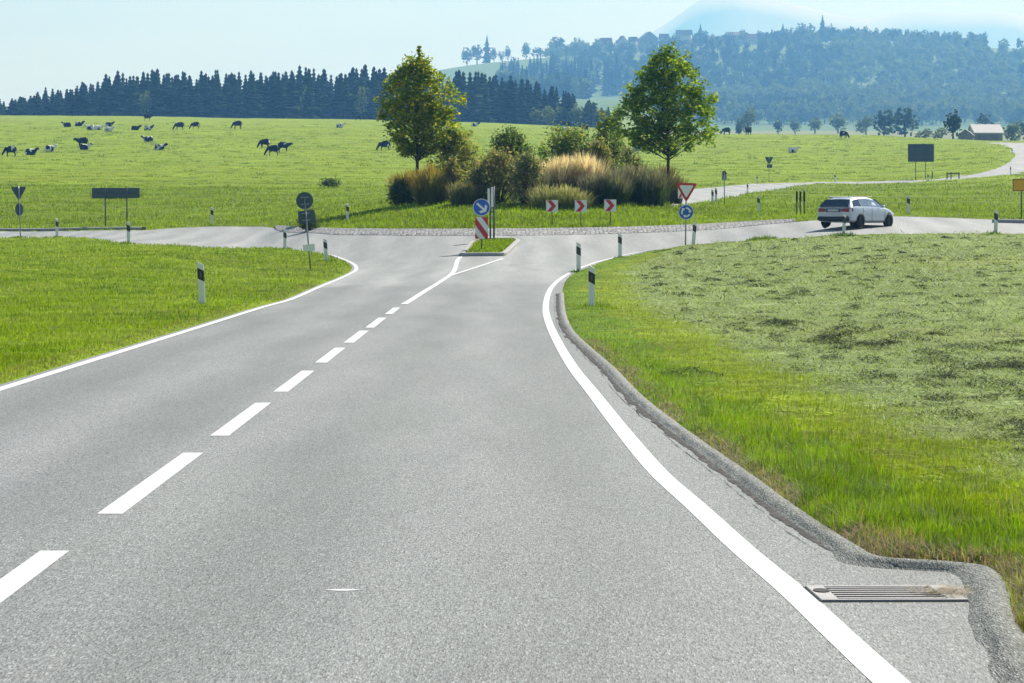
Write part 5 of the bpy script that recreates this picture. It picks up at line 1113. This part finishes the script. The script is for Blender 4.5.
        for y_ in (-1.40, 1.42):
            MB().lathe([(.0, 0), (.385, 0), (.385, .02), (.0, .02)], 'x', 28, c=(sg*.895-.01, y_, .33)).build('wheel_arch', M['black'], t)
            wh = MB().lathe([(.20, -.10), (.31, -.11), (.33, -.07), (.33, .07), (.31, .11), (.20, .10)], 'x', 28, c=(sg*.85, y_, .33)).build('wheel', M['rubber'], t, True)
            rm = MB().lathe([(0, .09), (.05, .095), (.20, .085), (.22, .105), (.22, -.1), (0, -.1)] if sg > 0 else [(0, -.09), (.05, -.095), (.20, -.085), (.22, -.105), (.22, .1), (0, .1)], 'x', 20, c=(sg*.85, y_, .33))
            rm.build('rim', M['rim'], wh, True)
    MB().box((0, -2.358, .79), (.52, .02, .11), bev=.004).build('number_plate', M['plate'], t)
    MB().box((0, -2.35, .79), (.74, .02, .17), bev=.006).build('plate_recess', M['signback'], t)  # flat dark panel, the shade of the recess is its colour
    em = MB()
    for i in range(4):
        cx_ = -.057 + .038*i; em.tube([(cx_ + .024*math.cos(2*math.pi*k/16), -2.325, .925 + .024*math.sin(2*math.pi*k/16)) for k in range(17)], .006, 5, cap=False)
    em.build('emblem', M['chrome'], t)
    sm = MB()
    for sg in (-1, 1):
        for y_ in (-1.18, -.31, .98): sm.box((sg*.916, y_, .60), (.008, .012, .62))
        sm.box((sg*.916, -.1, .27), (.012, 2.2, .03))
    sm.build('door_seams', M['black'], t)
    for sg in (-1, 1): MB().box((sg*.60, 2.19, .62), (.3, .12, .13), bev=.04).build('headlight', M['reflector'], t)
    return t
make_car()

# ------------------------------------------------------------------ cows
def skin_body(name, J, E, mat_slots):
    me = bpy.data.meshes.new(name); me.from_pydata([j[:3] for j in J], E, []); o = bpy.data.objects.new(name, me); COL.objects.link(o)
    o.modifiers.new('k', 'SKIN')
    sl = me.skin_vertices[0].data if me.skin_vertices else None
    for i, j in enumerate(J):
        r = j[3]; r = (r*1.22 if r > .12 else r*1.1) if not hasattr(r, '__len__') else r; sl[i].radius = (r if not hasattr(r, '__len__') else r[0], r if not hasattr(r, '__len__') else r[1])
    sl[0].use_root = True; m = o.modifiers.new('s', 'SUBSURF'); m.levels = m.render_levels = 1
    dg = bpy.context.evaluated_depsgraph_get(); nm = bpy.data.meshes.new_from_object(o.evaluated_get(dg)); bpy.data.objects.remove(o)
    nm.name = name; nm.materials.clear(); nm.materials.append(mat_slots); nm.polygons.foreach_set('use_smooth', [True]*len(nm.polygons)); return nm
def cow_joints(kind):
    if kind == 'graze' or kind == 'stand':
        J = [(-.2, 0, 1.08, .41), (-.80, 0, 1.13, .33), (-1.05, 0, 1.16, .20), (.45, 0, 1.10, .39), (.78, 0, 1.08, .27)]
        E = [(0, 1), (1, 2), (0, 3), (3, 4)]
        hd = [(1.08, 0, .78, .17), (1.28, 0, .48, .14), (1.48, 0, .16, .10)] if kind == 'graze' else [(1.10, 0, 1.28, .18), (1.36, 0, 1.38, .15), (1.72, 0, 1.20, .10)]
        b = len(J); J += hd; E += [(4, b), (b, b+1), (b+1, b+2)]; hq = b+1
        for sg in (-1, 1):
            q = J[hq]; b = len(J); J += [(q[0]-.05, sg*.20, q[2]+.06, .05), (q[0]-.10, sg*.30, q[2]+.03, .03)]; E += [(hq, b), (b, b+1)]
            b = len(J); J += [(-.88, sg*.21, .88, .19), (-.70, sg*.24, .72, .13), (-.95, sg*.23, .46, .075), (-.88, sg*.23, .12, .06), (-.83, sg*.23, .03, .07)]; E += [(1, b), (b, b+1), (b+1, b+2), (b+2, b+3), (b+3, b+4)]
            b = len(J); J += [(.48, sg*.20, .82, .15), (.44, sg*.22, .62, .10), (.49, sg*.22, .36, .07), (.48, sg*.22, .10, .055), (.51, sg*.22, .03, .065)]; E += [(3, b), (b, b+1), (b+1, b+2), (b+2, b+3), (b+3, b+4)]
        b = len(J); J += [(-1.20, 0, .95, .035), (-1.22, 0, .45, .035)]; E += [(2, b), (b, b+1)]
    else:
        J = [(-.2, 0, .46, .43), (-.80, .05, .44, .37), (-1.08, .08, .45, .2), (.45, 0, .50, .39), (.80, 0, .62, .26)]; E = [(0, 1), (1, 2), (0, 3), (3, 4)]
        b = len(J); J += [(1.02, 0, .90, .18), (1.22, .02, 1.05, .15), (1.55, .03, .88, .10)]; E += [(4, b), (b, b+1), (b+1, b+2)]; hq = b+1
        for sg in (-1, 1):
            q = J[hq]; b = len(J); J += [(q[0]-.05, sg*.20, q[2]+.06, .05), (q[0]-.10, sg*.30, q[2]+.03, .03)]; E += [(hq, b), (b, b+1)]
            b = len(J); J += [(-.70, sg*.42, .28, .19), (-.30, sg*.52, .20, .11), (-.62, sg*.60, .10, .07)]; E += [(1, b), (b, b+1), (b+1, b+2)]
            b = len(J); J += [(.50, sg*.30, .26, .14), (.78, sg*.34, .14, .085), (.48, sg*.40, .07, .065)]; E += [(3, b), (b, b+1), (b+1, b+2)]
    return J, E
def cow_mat(name, thr):
    t = NT(name); oi = t.n('ShaderNodeObjectInfo'); tc = t.n('ShaderNodeTexCoord'); ad = t.n('ShaderNodeVectorMath', _operation='ADD'); t.l(tc.outputs['Object'], ad.inputs[0])
    cb = t.n('ShaderNodeCombineXYZ'); mu_ = t.n('ShaderNodeMath', _operation='MULTIPLY'); t.l(oi.outputs['Random'], mu_.inputs[0]); mu_.inputs[1].default_value = 60.0
    t.l(mu_.outputs[0], cb.inputs[0]); t.l(mu_.outputs[0], cb.inputs[1]); t.l(cb.outputs[0], ad.inputs[1])
    f = t.ramp(t.noise(1.25, 1.5, ad.outputs[0]), (thr-.01, 0.0), (thr+.01, 1.0)); c = t.mix(f, (.012, .011, .011, 1), (.80, .78, .74, 1))
    b = t.bsdf(Roughness=.85); b.inputs['Specular IOR Level'].default_value = .08; t.l(c, b.inputs['Base Color']); return t.m
cm = {'k': cow_mat('cow_coat_black', .70), 'p': cow_mat('cow_coat_pied', .53), 'w': cow_mat('cow_coat_mostly_white', .42)}
cow_me = {}
for kd in ('graze', 'stand', 'lie'):
    J, E = cow_joints(kd)
    for c_ in cm: cow_me[kd, c_] = skin_body('cow_body', J, E, cm[c_])
COWS = [  # u, v at the feet, pose, coat, heading in degrees (0 = head to the right, 180 = left), label
 (10, 156.8, 'graze', 'k', 180, 'black cow grazing at the far left, lowest of the left herd'),
 (31, 155, 'lie', 'p', 10, 'pied cow lying right of the grazing black cow at the far left'),
 (50, 151.6, 'lie', 'w', 15, 'mostly white cow lying uphill, third from the left edge in the lower row'),
 (82, 147.6, 'stand', 'k', 170, 'black cow standing directly behind a lying white-bellied one'),
 (85, 150.2, 'lie', 'p', 5, 'pied cow lying in front of a standing black cow'),
 (67, 127, 'lie', 'k', 180, 'dark cow lying at the left end of the upper row below the wood'),
 (79, 126.3, 'lie', 'p', 0, 'small pied cow lying second from left in the upper row'),
 (90, 130, 'lie', 'w', 180, 'white cow lying in the tight group, at its left'),
 (98.5, 130.5, 'lie', 'w', 0, 'white cow lying in the middle of the tight group'),
 (109, 126.8, 'lie', 'p', 0, 'pied cow lying at the back of the tight group'),
 (109, 132, 'lie', 'w', 5, 'white cow with a dark head lying at the front right of the tight group'),
 (135.5, 130.5, 'lie', 'k', 0, 'dark cow lying alone just right of the tight group'),
 (148.5, 130.5, 'lie', 'p', 0, 'pied cow lying below the one that stands against the wood'),
 (148, 121, 'stand', 'k', 0, 'dark cow standing against the foot of the wood, above the lying pied cow'),
 (148, 142, 'lie', 'p', 180, 'dark and white cow lying in midfield above another with a raised head'),
 (160, 150.4, 'lie', 'p', 0, 'pied cow lying with raised head, lowest one in midfield'),
 (179, 130.5, 'graze', 'k', 180, 'black cow grazing, left of two side by side in the upper row'),
 (195, 129.5, 'graze', 'k', 180, 'black cow grazing, right of two side by side in the upper row'),
 (237, 129, 'graze', 'k', 180, 'black cow grazing alone in the upper row left of the trio'),
 (264, 148.5, 'graze', 'k', 200, 'black cow at the back left of the trio'),
 (272.5, 156, 'graze', 'k', 185, 'black cow grazing at the front of the trio'),
 (284, 152.3, 'stand', 'k', 0, 'black cow standing at the right of the trio'),
 (384, 151.3, 'graze', 'k', 180, 'black cow grazing left of the spired maple trunk'),
 (357.5, 121, 'stand', 'k', 180, 'dark cow standing against the wood left of the spired maple crown'),
 (340, 128, 'lie', 'w', 0, 'small whitish cow lying below the wood between the trio and the maple'),
 (475, 127, 'lie', 'p', 0, 'pied cow lying below the wood right of the spired maple'),
 (526, 124.6, 'stand', 'k', 0, 'dark cow standing against the wood above the dark ragged shrub'),
 (567.5, 128.5, 'stand', 'k', 180, 'dark cow standing behind a white lying one above the green shrub'),
 (566.5, 131.5, 'lie', 'w', 180, 'white cow lying in front of a dark standing one above the green shrub'),
 (584.5, 132.3, 'stand', 'k', 180, 'dark cow standing at the left of the tall shoots'),
 (637, 151, 'lie', 'w', 0, 'pale cow lying between the tall shoots and the egg-shaped maple'),
 (726, 135, 'graze', 'k', 190, 'dark cow grazing on the crest close to the egg-shaped maple'),
 (748, 135.4, 'stand', 'k', 240, 'dark cow standing on the crest below the pale round valley tree'),
 (844, 138.8, 'graze', 'k', 330, 'black cow grazing on the crest above the white car'),
 (793, 152.8, 'lie', 'w', 0, 'white cow with a dark head lying alone in the right-hand pasture')]
for (u, v, pose, coat, hd, lab) in COWS:
    p = at(u, v); o = link('cow', cow_me[pose, coat]); o.location = (p.x, p.y, p.z - .02); o.rotation_euler = (0, 0, R(hd + RNG.uniform(-8, 8))); k = RNG.uniform(.98, 1.08); o.scale = (.86*k, 1.1*k, 1.08*k); tag(o, lab, 'cow', 'cows in the pasture')

# ------------------------------------------------------------------ haze, sky, sun, camera
SUN_AZ, SUN_EL = R(31), R(39)
t = NT('air'); t.t.nodes.remove(t.out); out = t.t.nodes.new('ShaderNodeOutputMaterial')
pv = t.t.nodes.new('ShaderNodeVolumePrincipled'); pv.inputs['Color'].default_value = (.17, .47, 1.0, 1); pv.inputs['Absorption Color'].default_value = (.74, .74, .74, 1); pv.inputs['Density'].default_value = 1.52e-4; pv.inputs['Anisotropy'].default_value = .30
t.t.links.new(pv.outputs[0], out.inputs['Volume'])
mb = MB(); mb.box((0, 10200, 635), (26000, 21400, 1270)); hz = mb.build('haze', t.m); tag(hz, 'thin blue summer haze filling the valley air', 'haze', kind='stuff')
zmin = float(z_ground.min()); hz.location.z = zmin - 1.0 - (min(v[2] for v in mb.v))

w = bpy.data.worlds.new('World'); SC.world = w; w.use_nodes = True; nt = w.node_tree; nt.nodes.clear()
sky = nt.nodes.new('ShaderNodeTexSky'); sky.sky_type = 'NISHITA'; sky.sun_disc = False; sky.sun_elevation = SUN_EL; sky.sun_rotation = SUN_AZ; sky.air_density = 1.0; sky.dust_density = .35; sky.ozone_density = 1.0; sky.altitude = 600
bg = nt.nodes.new('ShaderNodeBackground'); bg.inputs[1].default_value = .066; ow = nt.nodes.new('ShaderNodeOutputWorld')
tcw = nt.nodes.new('ShaderNodeTexCoord'); mpw = nt.nodes.new('ShaderNodeMapping'); mpw.inputs['Scale'].default_value = (3.0, 3.0, 22.0); nt.links.new(tcw.outputs['Generated'], mpw.inputs[0])
nzw = nt.nodes.new('ShaderNodeTexNoise'); nzw.inputs['Scale'].default_value = 2.4; nzw.inputs['Detail'].default_value = 5; nt.links.new(mpw.outputs[0], nzw.inputs['Vector'])
rpw = nt.nodes.new('ShaderNodeMapRange'); rpw.inputs[1].default_value = .46; rpw.inputs[2].default_value = .72; rpw.inputs[3].default_value = 0; rpw.inputs[4].default_value = .35; nt.links.new(nzw.outputs['Fac'], rpw.inputs[0])
mxw = nt.nodes.new('ShaderNodeMix'); mxw.data_type = 'RGBA'; mxw.inputs[7].default_value = (4.6, 5.0, 5.6, 1); nt.links.new(rpw.outputs[0], mxw.inputs[0]); nt.links.new(sky.outputs[0], mxw.inputs[6]); nt.links.new(mxw.outputs[2], bg.inputs[0]); nt.links.new(bg.outputs[0], ow.inputs[0])
sl = bpy.data.lights.new('sun', 'SUN'); sl.energy = 5.0; sl.angle = R(.5); sl.color = (1, .995, .985); so = bpy.data.objects.new('sun', sl); COL.objects.link(so)
sv = Vector((math.sin(SUN_AZ)*math.cos(SUN_EL), math.cos(SUN_AZ)*math.cos(SUN_EL), math.sin(SUN_EL))); so.rotation_euler = sv.to_track_quat('Z', 'Y').to_euler(); so.location = (60, 100, 150)

cd = bpy.data.cameras.new('camera'); co_ = bpy.data.objects.new('camera', cd); COL.objects.link(co_); SC.camera = co_
co_.location = (0, 0, H); co_.rotation_euler = (R(90), 0, 0); cd.sensor_fit = 'HORIZONTAL'; cd.sensor_width = 36; cd.lens = 36*F/1024; cd.shift_y = -(341.5-HZ)/1024; cd.clip_start = .5; cd.clip_end = 60000
SC.view_settings.view_transform = 'Standard'; SC.view_settings.look = 'None'; SC.view_settings.exposure = .66; SC.view_settings.gamma = 1
cy = SC.cycles; cy.use_denoising = True; cy.max_bounces = 6; cy.diffuse_bounces = 3; cy.glossy_bounces = 2; cy.transmission_bounces = 3; cy.volume_bounces = 0; cy.transparent_max_bounces = 4
